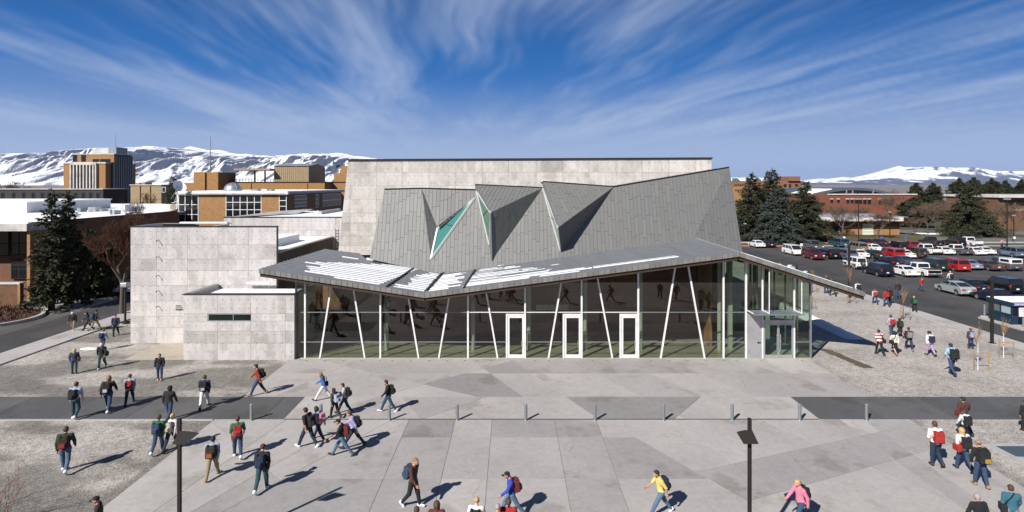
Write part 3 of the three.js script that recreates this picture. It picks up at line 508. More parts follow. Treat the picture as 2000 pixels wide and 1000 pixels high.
// ----- glass front -----
const GZ = -43.4, gy = x => { const l = (a, b) => lerp(a.y, b.y, (x - a.x) / (b.x - a.x)); return (x < FV.x ? l(FL, FV) : x < FP.x ? l(FV, FP) : l(FP, FR)) - .54 + (x < FV.x ? .0 : 0) ; };
{
  const gx = px => PX(px, 43.4), top = px => gy(gx(px));
  const vert = [596, 743, 914, 1025.5, 1136, 1246.5, 1413, 1457, 1489, 1551, 1583];
  const incl = [[648, 562, 625], [690, 568, 713], [797, 578, 818], [878, 578, 857], [949, 572, 972], [1097, 552, 1071], [1166, 544, 1196], [1319, 524, 1290], [1343, 521, 1376]];
  for (const px of vert) { const x = gx(px), w = px > 1480 && px < 1560 ? .10 : .12; obj('mullion', box(x - w / 2, x + w / 2, px === 1025.5 || px === 1136 || px === 1246.5 ? .0 : .0, top(px), GZ + .06, GZ - .12), px === 1583 ? M.steel : M.white, hall); }
  for (const [pt, , pb] of incl) { const a = V3(gx(pb), 0, GZ + .02), xt = gx(pt), yt = gy(xt), yy = PY(incl.find(i => i[0] === pt)[1], 43.4), b = V3(xt, yt, GZ + .02); obj('slanted_mullion', bar(a, b, .11, .14, V3(0, 0, 1)), M.white, hall); }
  // panes: one in each bay between upright bars, cut along the roof
  const ys = [0, PY(668, 43.4), PY(610, 43.4)], pv = [578, ...vert];
  for (let i = 0; i + 1 < pv.length; i++) {
    if (pv[i] === 1457 || pv[i] === 1489) { // over the entrance
      const x0 = gx(pv[i]) + .07, x1 = gx(pv[i + 1]) - .07; obj('glass_pane', prismXY([[x0, ys[2] + .06], [x1, ys[2] + .06], [x1, gy(x1)], [x0, gy(x0)]], GZ, GZ - .012), M.glass, hall); continue;
    }
    const x0 = gx(pv[i]) + .065, x1 = gx(pv[i + 1]) - .065, dz = { 914: 988, 1025.5: 1099, 1136: 1210 }[pv[i]];
    for (let k = 0; k < 3; k++) {
      const y0 = ys[k] + .03, xr = k < 2 && dz ? gx(dz) - .05 : x1;
      let p = k < 2 ? [[x0, y0], [xr, y0], [xr, ys[k + 1] - .03], [x0, ys[k + 1] - .03]] : [[x0, y0], [x1, y0], [x1, gy(x1)], ...(x0 < FV.x && x1 > FV.x ? [[FV.x, gy(FV.x)]] : []), ...(x0 < FP.x && x1 > FP.x ? [[FP.x, gy(FP.x)]] : []), [x0, gy(x0)]];
      const g = face(p.map(q => V3(q[0], q[1], GZ - .01))); obj('glass_pane', g, M.glass, hall);
    }
    for (let k = 1; k < 3; k++) { const xr = k === 1 && dz ? gx(dz) - .05 : x1; obj('transom', box(x0, xr, ys[k] - .028, ys[k] + .028, GZ + .0, GZ - .1), dz && k === 2 ? M.white : M.steel, hall); }
    obj('transom', box(x0, dz ? gx(dz) - .05 : x1, .0, .05, GZ + .02, GZ - .1), M.alu, hall);
  }
  // single doors
  for (const [a, b] of [[988, 1025.5], [1099, 1136], [1210, 1246.5]]) {
    const x0 = gx(a), x1 = gx(b) - .065, y1 = PY(613, 43.4), z0 = GZ + .07, z1 = GZ - .06;
    const door = obj('door', [box(x0, x0 + .10, 0, y1 - .12, z0, z1), box(x0, x1, y1 - .12, y1, z0, z1)], M.white, hall);
    obj('door_leaf', [box(x0 + .125, x0 + .26, .04, y1 - .14, z0 - .01, z1), box(x1 - .14, x1 - .005, .04, y1 - .14, z0 - .01, z1), box(x0 + .26, x1 - .14, .04, .28, z0 - .01, z1), box(x0 + .26, x1 - .14, y1 - .28, y1 - .14, z0 - .01, z1)], M.white, door);
    obj('pane', face([V3(x0 + .26, .28, GZ), V3(x1 - .14, .28, GZ), V3(x1 - .14, y1 - .28, GZ), V3(x0 + .26, y1 - .28, GZ)]), M.glass, door);
    obj('handle', rod(V3(x1 - .2, .9, z0 + .05), V3(x1 - .2, 1.3, z0 + .05), .018), M.alu, door);
  }
  // entrance: steel panel, double door, glass shelf on rods
  const px0 = gx(1457) + .065, px1 = gx(1489) - .06, yS = PY(612, 43.4);
  const pan = obj('steel_panel', box(px0, px1, 0, yS, GZ + .03, GZ - .05), M.alu, hall);
  obj('push_button', [0, .13].map((o, i) => rod(V3(gx(1481) + o, PY(669, 43.4), GZ + .03), V3(gx(1481) + o, PY(669, 43.4), GZ + .07), i ? .045 : .07, undefined, 14)), M.dark, pan);
  const ex0 = gx(1489) + .055, ex1 = gx(1551) - .055, yd = PY(632, 43.4), yh = PY(625, 43.4);
  const dd = obj('entrance_door', [box(ex0, ex1, yd, yh, GZ + .05, GZ - .05), box(ex0, ex0 + .05, 0, yd, GZ + .04, GZ - .04), box(ex1 - .05, ex1, 0, yd, GZ + .04, GZ - .04)], M.alu, hall);
  const xm = (ex0 + ex1) / 2;
  for (const [a, b, s] of [[ex0 + .06, xm - .01, 1], [xm + .01, ex1 - .06, -1]]) {
    const lf = obj('door_leaf', [box(a, a + .07, .02, yd - .02, GZ + .03, GZ - .03), box(b - .07, b, .02, yd - .02, GZ + .03, GZ - .03), box(a + .07, b - .07, .02, .26, GZ + .03, GZ - .03), box(a + .07, b - .07, yd - .1, yd - .02, GZ + .03, GZ - .03)], M.alu, dd);
    obj('pane', face([V3(a + .07, .26, GZ), V3(b - .07, .26, GZ), V3(b - .07, yd - .1, GZ), V3(a + .07, yd - .1, GZ)]), M.clear, dd);
    const hx = s > 0 ? b - .11 : a + .11; obj('handle', [rod(V3(hx, .6, GZ + .1), V3(hx, 1.75, GZ + .1), .025), rod(V3(hx, .7, GZ), V3(hx, .7, GZ + .1), .015), rod(V3(hx, 1.65, GZ), V3(hx, 1.65, GZ + .1), .015)], M.alu, dd);
  }
  obj('glass_pane', face([V3(ex0, yh + .03, GZ), V3(ex1, yh + .03, GZ), V3(ex1, yS - .03, GZ), V3(ex0, yS - .03, GZ)]), M.clear, hall);
  const sx0 = gx(1458), sx1 = gx(1556), sy = PY(607, 43.4);
  const shelf = obj('entrance_canopy', [box(sx0, sx1, sy, sy + .03, GZ + .09, GZ + 1.25), box(sx0, sx1, sy - .07, sy, GZ + 1.17, GZ + 1.25), box(sx0, sx1, sy - .05, sy + .05, GZ + .065, GZ + .09)], M.steel, hall);
  for (const px of [1458, 1489, 1551]) { const x = gx(px); obj('canopy_bracket', [bar(V3(x, sy + .06, GZ + .06), V3(x, sy + .06, GZ + 1.2), .06, .08)], M.white, shelf); }
  for (const px of [1489, 1551]) { const x = gx(px) + .05; obj('canopy_hanger', rod(V3(x, sy + .05, GZ + 1.05), V3(x, gy(x), GZ + 1.05), .035), M.white, shelf); }
  // glass ends of the lobby
  const SX = PX(1583, 43.4), sz = [-43.45, -45.4, -47.4, -49.4];
  for (let i = 0; i + 1 < sz.length; i++) { const yt = onP(plW, SX, sz[i]).y - .54; for (const [y0, y1] of [[.05, ys[1]], [ys[1], ys[2]], [ys[2], yt]]) obj('glass_pane', face([V3(SX, y0, sz[i] - .05), V3(SX, y0, sz[i + 1] + .05), V3(SX, y1, sz[i + 1] + .05), V3(SX, y1, sz[i] - .05)]), M.clear, hall); obj('mullion', box(SX - .05, SX + .05, 0, yt, sz[i + 1] + .05, sz[i + 1] - .05), M.alu, hall); }
  obj('transom', [1, 2].map(k => box(SX - .04, SX + .04, ys[k] - .03, ys[k] + .03, -43.5, -49.4)), M.steel, hall);
  const bx = [17.6, 19.5, SX]; for (let i = 0; i < 2; i++) { obj('glass_pane', face([V3(bx[i], .05, -49.42), V3(bx[i + 1], .05, -49.42), V3(bx[i + 1], gy(bx[i + 1]), -49.42), V3(bx[i], gy(bx[i]), -49.42)]), M.clear, hall); obj('mullion', box(bx[i] - .07, bx[i] + .07, 0, gy(bx[i]), -49.36, -49.48), M.alu, hall); }
  for (const y of ys.slice(1)) obj('transom', box(17.6, SX, y - .03, y + .03, -49.38, -49.46), M.steel, hall);
  const LX = PX(578, 43.4); obj('glass_pane', [face([V3(LX - .02, .03, -43.45), V3(LX - .02, .03, -49), V3(LX - .02, gy(LX), -49), V3(LX - .02, gy(LX), -43.45)])], M.clear, hall);
  obj('mullion', box(LX - .06, LX + .06, 0, gy(LX), GZ + .02, GZ - .1), M.steel, hall); obj('mullion', box(LX - .05, LX + .05, 4.7, gy(LX), -46.4, -46.5), M.steel, hall);
  // lobby
  obj('lobby_floor', box(LX, SX, -.05, .021, -43.3, -49.4), M.lobbyFloor, hall);
  const ty = x => yOn(x < FV.x ? plL : x < RB.x ? plR : plW, x, -49.3) - .6;
  const lw = obj('lobby_wall', prismXY([[LX, 0], [17.5, 0], [17.5, ty(17.5)], [RB.x, ty(RB.x)], [BV.x, ty(BV.x)], [LX, ty(LX)]], -49.6, -49.9), M.dark, hall);
  for (let i = 0; i < 14; i++) { const a = lerp(LX, 17.5, i / 14) + .015, b = lerp(LX, 17.5, (i + 1) / 14) - .015; for (const [y0, y1] of [[.1, 2.4], [2.43, 4.7], [4.73, 9]]) { const ya = Math.min(y1, ty(a)), yb = Math.min(y1, ty(b)); if (Math.min(ya, yb) < y0 + .1) continue; obj('wood_panel', prismXY([[a, y0], [b, y0], [b, yb], [a, ya]], -49.55, -49.62), M.lobbyWall[Math.floor(rnd() * 3)], lw); } }
  for (let i = 0; i < 5; i++) obj('notice_board', box(PX(1047, 49) + i * .54, PX(1047, 49) + i * .54 + .51, PY(607, 49), PY(596.5, 49), -49.3, -49.36), M.alu, hall);
  for (const px of [755, 924, 1033, 1143, 1251, 1405]) { const x = PX(px, 45.6); obj('column', rod(V3(x, 0, -45.6), V3(x, gy(x) + .1, -45.6), .16, .16, 14), M.column, hall); }
  for (const [x, z] of [[19.6, -46.4], [20.4, -48.2], [18.2, -45.2], [16.6, -46]]) obj('column', box(x - .14, x + .14, 0, gy(x), z - .14, z + .14), M.column, hall);
  obj('inner_wall', box(15.2, 15.4, 0, 7.5, -46.5, -49.5), std([.45, .27, .13], { map: tWood }), hall);
}
// ---------- mountains ----------
function range(name, pts, dB, dR, step, seed0, snowy, label) {
  const ridge = px => { for (let i = 0; i + 1 < pts.length; i++) if (px <= pts[i + 1][0]) { const [a, b] = [pts[i], pts[i + 1]]; return lerp(a[1], b[1], (px - a[0]) / (b[0] - a[0])); } return pts[pts.length - 1][1]; };
  const p0 = pts[0][0], p1 = pts[pts.length - 1][0], nu = Math.round((p1 - p0) / step), nv = 130, pos = [], col = [], idx = [];
  const ridged = (x, y, z) => { let s = 0, a = .55, f = 1; for (let i = 0; i < 5; i++) { s += a * (1 - 2.2 * Math.abs(nz(x * f, y * f, z + 5.1 * i))); a *= .5; f *= 2.07; } return s; };
  for (let j = 0; j <= nv; j++) for (let i = 0; i <= nu; i++) {
    const px = p0 + (p1 - p0) * i / nu, v = j / nv, front = v <= .86, t = front ? v / .86 : 1, back = front ? 0 : (v - .86) / .14, d = lerp(dB, dR, t) + back * 2500;
    const top = (CY - ridge(px)) * dR / F + EYE, x = (px - CX) / F * lerp(dB, dR, .6 + .4 * t) , k = seed0, xs = x / 1000;
    // spurs run down from the ridge, gullies between them
    const warp = .5 * nz(xs * .9, t * 2.2, k), sp = ridged(xs * 1.05 + warp + t * .5, t * .5, k), sp2 = ridged(xs * 2.6 + warp * 2 + t * 1.1, t * 1.6, k + 9), ff = nz(xs * 6.5, t * 14, k + 20);
    const env = Math.max(Math.sin(Math.PI * Math.min(1, t * .97 + .03)), t > .5 ? .06 : 0);
    let h = top * (Math.pow(t, 1.15) + env * (.42 * (sp - .25) + .34 * (sp2 - .2)) + .03 * ff * env + env * .13 * (ridged(xs * 6 + warp * 3 + t * 2.4, t * 3.5, k + 15) - .2));
    if (t > .9) h += top * (.03 * nz(xs * 3.2, 3.3, k) + .02 * nz(xs * 8, 1.3, k)) * sstep(.9, 1, t); { const m = top * d / dR * (.97 + .02 * sp2), q = m * .12; if (t < .96) { const e = Math.max(q - Math.abs(h - m), 0) / q; h = Math.min(h, m) - e * e * q * .25; } } h = Math.max(h, -5); h *= 1 - back * .5;
    pos.push(x, h + (j === 0 ? -60 : 0), -d); col.push(0, 0, 0);
  }
  for (let j = 0; j < nv; j++) for (let i = 0; i < nu; i++) { const a = j * (nu + 1) + i, b = a + 1, c = a + nu + 1, e = c + 1; idx.push(a, b, c, b, e, c); }
  const g = new THREE.BufferGeometry(); g.setAttribute('position', new THREE.Float32BufferAttribute(pos, 3)); g.setIndex(idx); g.computeVertexNormals();
  // snow above bare, wooded rock; slopes facing right coloured dark to stand for shade
  const N = g.attributes.normal;
  for (let j = 0; j <= nv; j++) for (let i = 0; i <= nu; i++) {
    const n = j * (nu + 1) + i, x = pos[3 * n] / 1000, t = Math.min(1, j / nv / .86), top = 1, hrel = pos[3 * n + 1] / Math.max(60, (CY - ridge(p0 + (p1 - p0) * i / nu)) * dR / F);
    const shadeFacing = N.getX(n), w = fbm(x * 3.2, t * 7, seed0 + 31, 5), w2 = fbm(x * 9, t * 16, seed0 + 41, 4);
    const gul = ridged(x * snowy[5] - t * 1.1 + .5 * nz(x * 1.1, t * 2.5, seed0), t * 1.3 + x * .25, seed0 + 55), s = sstep(snowy[0], snowy[1], hrel + snowy[3] * w + .35 * w2) * (1 - snowy[2] * Math.max(sstep(snowy[4], snowy[4] + .14, shadeFacing + .4 * w + .35 * w2), sstep(.86, 1.04, gul + .55 * w + .5 * shadeFacing)));
    const rockShade = [.07 + .04 * w, .08 + .04 * w, .105 + .04 * w];
    for (let k = 0; k < 3; k++) col[3 * n + k] = lerp(rockShade[k], [.86, .87, .89][k], Math.min(1, Math.max(0, s)));
  }
  g.setAttribute('color', new THREE.Float32BufferAttribute(col, 3)); g.userData.uvm = true; g.setAttribute('uv', new THREE.Float32BufferAttribute(new Float32Array(pos.length / 3 * 2), 2));
  const m = obj('mountain_range', [g], std([1, 1, 1], { vertexColors: true, roughness: 1 }), scene, 'structure'); if (label) m.userData.label = label; return m;
}
range('mountain_range', [[-260, 322], [-100, 323], [0, 317], [40, 317], [75, 314], [110, 303], [150, 298.5], [190, 297], [230, 291], [270, 288], [290, 286.5], [320, 288], [345, 294], [372, 286.5], [400, 293], [430, 294], [470, 301], [500, 303.5], [540, 303.5], [600, 301.5], [640, 302], [660, 299.5], [690, 304], [720, 308], [760, 313], [820, 322], [900, 336], [1000, 350]], 8200, 13500, 1.0, 3.3, [-.15, .06, .9, .45, .52, 2.6]);
range('mountain_range', [[1250, 359], [1330, 356], [1420, 350], [1450, 347], [1480, 350], [1530, 354], [1570, 355], [1600, 349], [1620, 350], [1645, 346], [1670, 348], [1700, 344.5], [1730, 332], [1755, 325], [1772, 329], [1798, 326.5], [1815, 330], [1840, 332.5], [1870, 334], [1892, 333.5], [1915, 338], [1935, 339], [1960, 341], [2000, 344], [2080, 347], [2200, 354]], 17000, 24000, 1.0, 14.2, [.50, .72, .95, 1.2, .16, 1.9]);

// ---------- buildings round the campus ----------
// panes with frames on a wall facing us, from pixel rectangles at distance d
function windows(parent, rects, d, o = {}) {
  for (const [a, b, c, e] of rects) {
    const x0 = PX(a, d), x1 = PX(c, d), y0 = PY(e, d), y1 = PY(b, d), w = o.w ?? .09, z = -d + (o.out ?? .05), nx = o.nx || 1, ny = o.ny || 1, gs = [];
    gs.push(box(x0, x0 + w, y0, y1, z, -d - .05), box(x1 - w, x1, y0, y1, z, -d - .05), box(x0 + w, x1 - w, y1 - w, y1, z, -d - .05), box(x0 + w, x1 - w, y0, y0 + w, z, -d - .05));
    for (let i = 1; i < nx; i++) { const x = lerp(x0, x1, i / nx); gs.push(box(x - w / 2, x + w / 2, y0 + w, y1 - w, z - .01, -d - .05)); }
    for (let j = 1; j < ny; j++) { const y = lerp(y0, y1, j / ny); gs.push(box(x0 + w, x1 - w, y - w / 2, y + w / 2, z - .015, -d - .05)); }
    const f = obj('window', gs, o.frame || M.frame, parent);
    for (let i = 0; i < nx; i++) for (let j = 0; j < ny; j++) { const xa = lerp(x0, x1, i / nx) + w * .5, xb = lerp(x0, x1, (i + 1) / nx) - w * .5, ya = lerp(y0, y1, j / ny) + w * .5, yb = lerp(y0, y1, (j + 1) / ny) - w * .5; obj('pane', box(xa, xb, ya, yb, -d + .02, -d - .02), o.glass || M.winDark, f); }
  }
}
const building = (name, label, px, d) => thing(name, label, 'building', [PX(px, d), 0, -d]);
{ // shaded brick building on the left, snow on its flat roof
  const b = building('brick_building', 'dark shaded brick building with snow covered flat roof at the left edge', 30, 64), X = -51, T = 8.3;
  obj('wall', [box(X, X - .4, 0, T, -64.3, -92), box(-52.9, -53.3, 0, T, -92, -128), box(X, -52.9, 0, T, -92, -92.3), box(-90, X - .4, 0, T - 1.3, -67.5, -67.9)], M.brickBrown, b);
  obj('roof', [box(-92, X - .41, T - .3, T, -64, -128)], M.paleStone, b);
  obj('roof_snow', [box(-91.5, X - .35, T + .002, T + .12, -64.4, -92), box(-91.5, -53.2, T + .002, T + .12, -92, -127.5)], M.snow, b);
  obj('fascia', [box(-92, PX(61, 64), T - .72, T + .06, -63.4, -63.7), box(PX(61, 64), PX(61, 64) - .3, T - .72, T + .06, -63.7, -68)], M.paleStone, b);
  obj('roof_edge', box(X + .02, X - .3, T + .01, T + .16, -64, -92), M.dark, b);
  obj('pier', [box(PX(54, 63.9), PX(60, 63.9), 0, T - .73, -63.8, -67.4)], M.brickTan, b);
  windows(b, [[-60, 450, 18, 500], [22, 452, 53, 498], [22, 506, 53, 545]], 67.3, { nx: 2, ny: 2, frame: M.bronze });
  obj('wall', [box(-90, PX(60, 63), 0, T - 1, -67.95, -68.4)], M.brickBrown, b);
  const ph = obj('roof_house', [box(-96, PX(52, 86), T + .13, PY(396, 86), -86, -104)], M.white, b);
  obj('roof_house_cap', box(-96.2, PX(52, 86) + .1, PY(396, 86) + .001, PY(396, 86) + .15, -85.9, -104.2), M.snow, ph);
  const unit = (px, py, w, h, d, m) => obj('roof_unit', box(PX(px, d), PX(px + w, d), PY(py + h, d), PY(py, d), -d, -d - 1.4), m, b);
  unit(150, 406, 7, 8, 88, M.steel); unit(172, 404.5, 14, 9, 90, M.alu); unit(194, 409, 5, 4, 86, M.steel); unit(231, 400, 13, 14, 84, M.white); unit(247, 404, 8, 9, 86, M.white); unit(213, 411, 10, 8, 82, M.alu); unit(236, 416, 9, 7, 81, M.white); unit(321, 400, 12, 7, 96, M.white); unit(332, 401, 13, 8, 95, M.metalTan); unit(208, 420, 6, 7, 80, M.alu);
  obj('vent_pipe', rod(at(216, 419, 82), at(215, 409, 82), .2), M.alu, b);
}
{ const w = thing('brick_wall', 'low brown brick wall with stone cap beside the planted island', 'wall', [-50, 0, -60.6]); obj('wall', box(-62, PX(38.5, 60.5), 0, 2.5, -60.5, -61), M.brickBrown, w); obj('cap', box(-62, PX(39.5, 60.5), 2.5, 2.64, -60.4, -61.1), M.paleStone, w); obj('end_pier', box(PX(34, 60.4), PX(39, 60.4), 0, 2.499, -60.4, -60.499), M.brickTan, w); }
{ const d = 140, b = building('office_block', 'long dark grey low block with narrow windows below the brick tower', 100, d); obj('wall', fbox(-90, 370, 201.5, null, d, 9), M.greyPanel, b); obj('roof', box(PX(-92, d), PX(202, d), PY(370, d), PY(368.6, d), -d + .2, -d - 9), M.paleStone, b);
  windows(b, [1.5, 23, 42.5, 61, 79, 113, 144, 159, 173.5, 187.5].map(x => [x, 375.5, x + 7.5, 390]), d, { frame: M.dark, w: .12 }); }
{ // tower
  const d = 250, b = building('brick_tower', 'tall tan brick tower with white framed window strips and dark finned side', 190, d), X = PX(206, d), yT = PY(319.5, d);
  obj('wall', [box(PX(124, d), X, 0, yT, -d, -d - 20)], M.brickTan, b);
  obj('parapet', box(PX(123.5, d), X + .3, yT, yT + .6, -d + .3, -d - 20), M.paleStone, b);
  const bay = obj('window_bay', [box(PX(139, d), PX(190, d), PY(322, d), PY(317.6, d), -d + .9, -d), ...[139, 145, 151.5, 157.8, 164.2, 170.5, 176.8, 183, 188].map(p => box(PX(p, d), PX(p + 2.3, d), PY(369, d), PY(322, d), -d + .9, -d))], M.paleStone, b);
  for (let i = 0; i < 8; i++) obj('pane', box(PX([139, 145, 151.5, 157.8, 164.2, 170.5, 176.8, 183][i] + 2.3, d), PX([145, 151.5, 157.8, 164.2, 170.5, 176.8, 183, 188][i], d), PY(369, d), PY(322, d), -d + .3, -d + .1), M.winDark, bay);
  obj('upper_storey', [box(PX(137, d), PX(216.5, d), yT + .6, PY(301.5, d), -d - 2, -d - 3.3), box(PX(137, d), X - .6, yT + .6, PY(301.5, d) - .01, -d - 3.31, -d - 19)], M.brickTan, b); obj('parapet', box(PX(136.5, d), PX(217, d), PY(301.5, d), PY(300, d), -d - 1.8, -d - 3.3), M.paleStone, b);
  windows(b, [[142, 302.5, 151, 316], [158.5, 302.5, 168, 316], [181, 310.5, 194, 317], [195.5, 310.5, 216, 317]], d + 2, { frame: M.bronze, w: .3 });
  const cx = X + .8, core = obj('stair_core', box(X - 6, cx, 0, PY(301.5, 253), -253.4, -265.6), M.greyPanel, b);
  for (let i = 0; i < 9; i++) { const z = lerp(-253.6, -265.4, i / 8); obj('fin', box(cx, cx + .7, 0, PY(303.5, 253), z + .22, z - .22), M.steel, core); }
  obj('core_cap', box(X - 6, cx + .8, PY(301.5, 253), PY(299.8, 253), -253.2, -265.8), M.paleStone, core);
  obj('roof_house', [box(PX(180, 256), PX(213, 256), PY(302, 256), PY(291, 256), -256, -264)], M.paleStone, b); obj('roof_house', box(PX(213.5, 255), PX(228.5, 255), PY(302, 255), PY(287.5, 255), -254.5, -262), M.steel, b);
  obj('antenna', rod(at(226, 288, 258), at(226, 262, 258), .12, .05), M.steel, b);
}
{ const d = 200, b = building('tan_building', 'low tan block right of the brick tower behind bare bushes', 290, d); obj('wall', fbox(255, 362, 315, null, d, 20), M.metalTan, b); obj('roof', box(PX(254, d), PX(316, d), PY(362, d), PY(360.3, d), -d + .3, -d - 20), M.paleStone, b); for (const p of [273, 293]) obj('pilaster', box(PX(p, d), PX(p + 1.2, d), 0, PY(363, d), -d + .25, -d), M.brickTan, b); obj('roof_unit', [fbox(264, 357, 272, 360.3, d, 4), fbox(276, 356.5, 283, 360.3, d, 4)], M.metalTan, b); windows(b, [[316, 365, 324, 376]], d - .1, { w: .2 }); }
{ // building with the dome and big panes
  const d = 95, b = building('science_building', 'tan brick building with large white framed windows and a silver dome', 450, d), yT = PY(379.5, d), X = PX(562, d);
  obj('wall', [fbox(388.5, 379.5, 440.5, null, d, 3), fbox(511.5, 379.5, 544.5, null, d, 3), fbox(345, 379.5, 388.5, null, d + .35, 2.6), fbox(440.5, 379.5, 511.5, null, d + .35, 2.6), fbox(544.5, 379.5, 562, null, d + .35, 2.6)], M.brickTan, b);
  obj('wall', box(X - .3, X - .9, 0, yT, -d - 3.1, -126), M.brickTan, b);
  windows(b, [[348.5, 380.5, 388, 438]], d, { nx: 3, ny: 3, w: .10, frame: M.white }); windows(b, [[441, 380.5, 511, 424]], d, { nx: 5, ny: 3, w: .10, frame: M.white }); windows(b, [[545, 380.5, 560, 414]], d, { nx: 1, ny: 3, w: .10, frame: M.white });
  obj('roof', box(PX(346, d), X + .25, yT, yT + .3, -d + .5, -127), M.paleStone, b); obj('roof_snow', box(PX(347, d), X, yT + .302, yT + .5, -d + .2, -126.5), M.snow, b);
  const sideW = (z0, z1, nx, ny) => { const f = obj('window', [box(X - .28, X - .2, PY(413, 95), yT - .2, -z0, -z1)], M.frame, b); for (let i = 0; i < nx; i++) for (let j = 0; j < ny; j++) obj('pane', box(X - .2, X - .17, lerp(PY(413, 95), yT - .3, j / ny) + .12, lerp(PY(413, 95), yT - .3, (j + 1) / ny) - .12, -lerp(z0, z1, i / nx) - .12, -lerp(z0, z1, (i + 1) / nx) + .12), M.winDark, f); };
  sideW(98.5, 104.5, 3, 4); sideW(109, 111, 1, 3); sideW(113, 125.5, 6, 2);
  const dp = at(454.5, 374.5, 100), dm = obj('observatory_dome', new THREE.SphereGeometry(1.36, 28, 14, 0, Math.PI * 2, 0, Math.PI / 2).scale(1, .98, 1).translate(dp.x, yT + .5, dp.z), std([.62, .66, .68], { metalness: .8, roughness: .32 }), b);
  obj('dome_rib', [-1, -.45, .45, 1].map(k => new THREE.TorusGeometry(1.38, .03, 4, 20, Math.PI).rotateY(k * .9 + Math.PI / 2).translate(dp.x, yT + .5, dp.z)), M.steel, dm); obj('dome_ring', new THREE.CylinderGeometry(1.42, 1.42, .25, 28).translate(dp.x, yT + .5, dp.z), M.steel, dm);
  obj('roof_unit', fbox(489, 370, 503, 375, 99, 1.5), M.steel, b); obj('roof_unit', fbox(511, 369.5, 521, 375, 99, 1.5), M.white, b); obj('roof_unit', fbox(521.5, 370, 530, 375, 99.4, 1.5), M.steel, b);
}
{ const d = 93.5, t = thing('satellite_dish', 'large white satellite dish on a steel frame on the snowy roof', 'satellite dish', [PX(348, d), 8.42, -d]), c = at(348.5, 366, d);
  const g = new THREE.SphereGeometry(1.25, 24, 8, 0, Math.PI * 2, 0, .95).translate(0, -1.1, 0).rotateX(Math.PI).rotateZ(-1.05).rotateY(-.55).translate(c.x, c.y, c.z); obj('dish', g, new THREE.MeshStandardMaterial({ color: C(.8, .8, .78), roughness: .6, side: THREE.DoubleSide }), t);
  const f = at(343, 402, d); obj('mount', [rod(at(345, 408, d), at(347, 372, d), .07), rod(at(336, 408, d), at(347, 378, d), .05), rod(at(346, 408, d - 1), at(347, 380, d), .05), rod(at(335, 396, d), at(346, 394, d), .04), rod(at(334, 388, d), at(348, 366, d), .03), rod(at(341, 362, d), c, .04)], M.alu, t); }
{ const d = 158, t = thing('radio_mast', 'thin radio mast with a cross arm behind the mustard building', 'antenna', [PX(410, d), 12, -d]); obj('mast', rod(at(410.7, 337, d), at(411, 266, d), .16, .06, 6), M.steel, t); obj('cross_arm', bar(at(393, 287, d), at(438, 288.5, d), .1), M.steel, t); obj('bracket', [bar(at(408.5, 300, d), at(413.5, 300, d), .1), bar(at(409, 290, d), at(413, 290, d), .16)], M.steel, t); }
{ // mustard brick complex
  const d = 150, b = building('mustard_building', 'mustard brick complex with flat roofs and a tan metal plant house', 500, d), X2 = PX(400, d);
  obj('wall', [fbox(378, 336, 400, null, d, 10), box(X2 + .01, X2 + 3.1, 0, PY(336, d), -d - .4, -d - 10), fbox(352, 357, 378, null, d + .6, 8)], M.brickGold, b);
  obj('wall', [fbox(422, 356, 634, null, d + 6, 14), fbox(634.2, 356, 676, null, d + 12, 8)], M.brickGold, b); obj('parapet', [fbox(421, 355, 635, 356, d + 5.8, 14), fbox(634.5, 355, 677, 356, d + 11.8, 8)], M.bronze, b);
  obj('window_band', [fbox(360, 372, 378, 376, d + .4, .3), fbox(425, 372, 634, 375.5, d + 5.9, .2)], M.winDark, b);
  for (const p of [490, 600]) obj('expansion_joint', fbox(p, 356.5, p + .8, 372, d + 5.85, .2), M.brickBrown, b);
  const d2 = 160, y0 = PY(355, d2), yE = PY(324, d2), yR = PY(319.5, d2), xa = PX(535, d2), xb = PX(603, d2);
  obj('plant_house', box(xa, xb, y0, yE, -d2, -d2 - 9), M.metalTan, b);
  for (let i = 0; i < 17; i++) obj('wall_rib', box(lerp(xa, xb, (i + .5) / 17) - .06, lerp(xa, xb, (i + .5) / 17) + .06, y0, yE - .05, -d2 + .07, -d2 - .01), M.metalTan, b);
  const ph = obj('plant_house', slab([V3(xb + .02, y0, -d2 - .02), V3(xb + .02, y0, -d2 - 14), V3(xb + .02, yE, -d2 - 14), V3(xb + .02, yR + .2, -d2 - 7), V3(xb + .02, yE, -d2 - .02)], V3(-.3, 0, 0)), M.metalTan, b);
  obj('roof', [face([V3(xa - .1, yE, -d2 + .3), V3(xb + .2, yE, -d2 + .3), V3(xb + .2, yR + .25, -d2 - 7), V3(xa - .1, yR + .25, -d2 - 7)])], M.alu, b);
  obj('roof_canopy', box(PX(465, d2), PX(534.5, d2), PY(333, d2), PY(329.5, d2), -d2 + 2.5, -d2 - 5), M.metalTan, b);
  for (const p of [497, 517]) obj('canopy_column', fbox(p - 1, 333, p + 1.2, 355, d2, .4), M.bronze, b);
  const posts = []; for (let p = 432; p < 536; p += 6) posts.push(bar(at(p, 355, d2 - 3), at(p, 349.5, d2 - 3), .08)); posts.push(bar(at(432, 349.7, d2 - 3), at(536, 349.7, d2 - 3), .1), bar(at(432, 352, d2 - 3), at(536, 352, d2 - 3), .06)); obj('railing', posts, M.dark, b);
  obj('roof_house', fbox(652, 338, 690, 356, d2 + 6, 6), M.brickGold, b); obj('roof_house', fbox(664, 324, 690, 338, d2 + 8, 5), M.brickGold, b);
  obj('roof_dish', new THREE.SphereGeometry(1.1, 16, 6, 0, 6.3, 0, .8).rotateX(-1.3).translate(PX(660, d2), PY(329, d2), -d2 + 0), M.steel, b); obj('dish_post', rod(at(660, 338, d2), at(660, 330, d2), .1), M.steel, b);
}
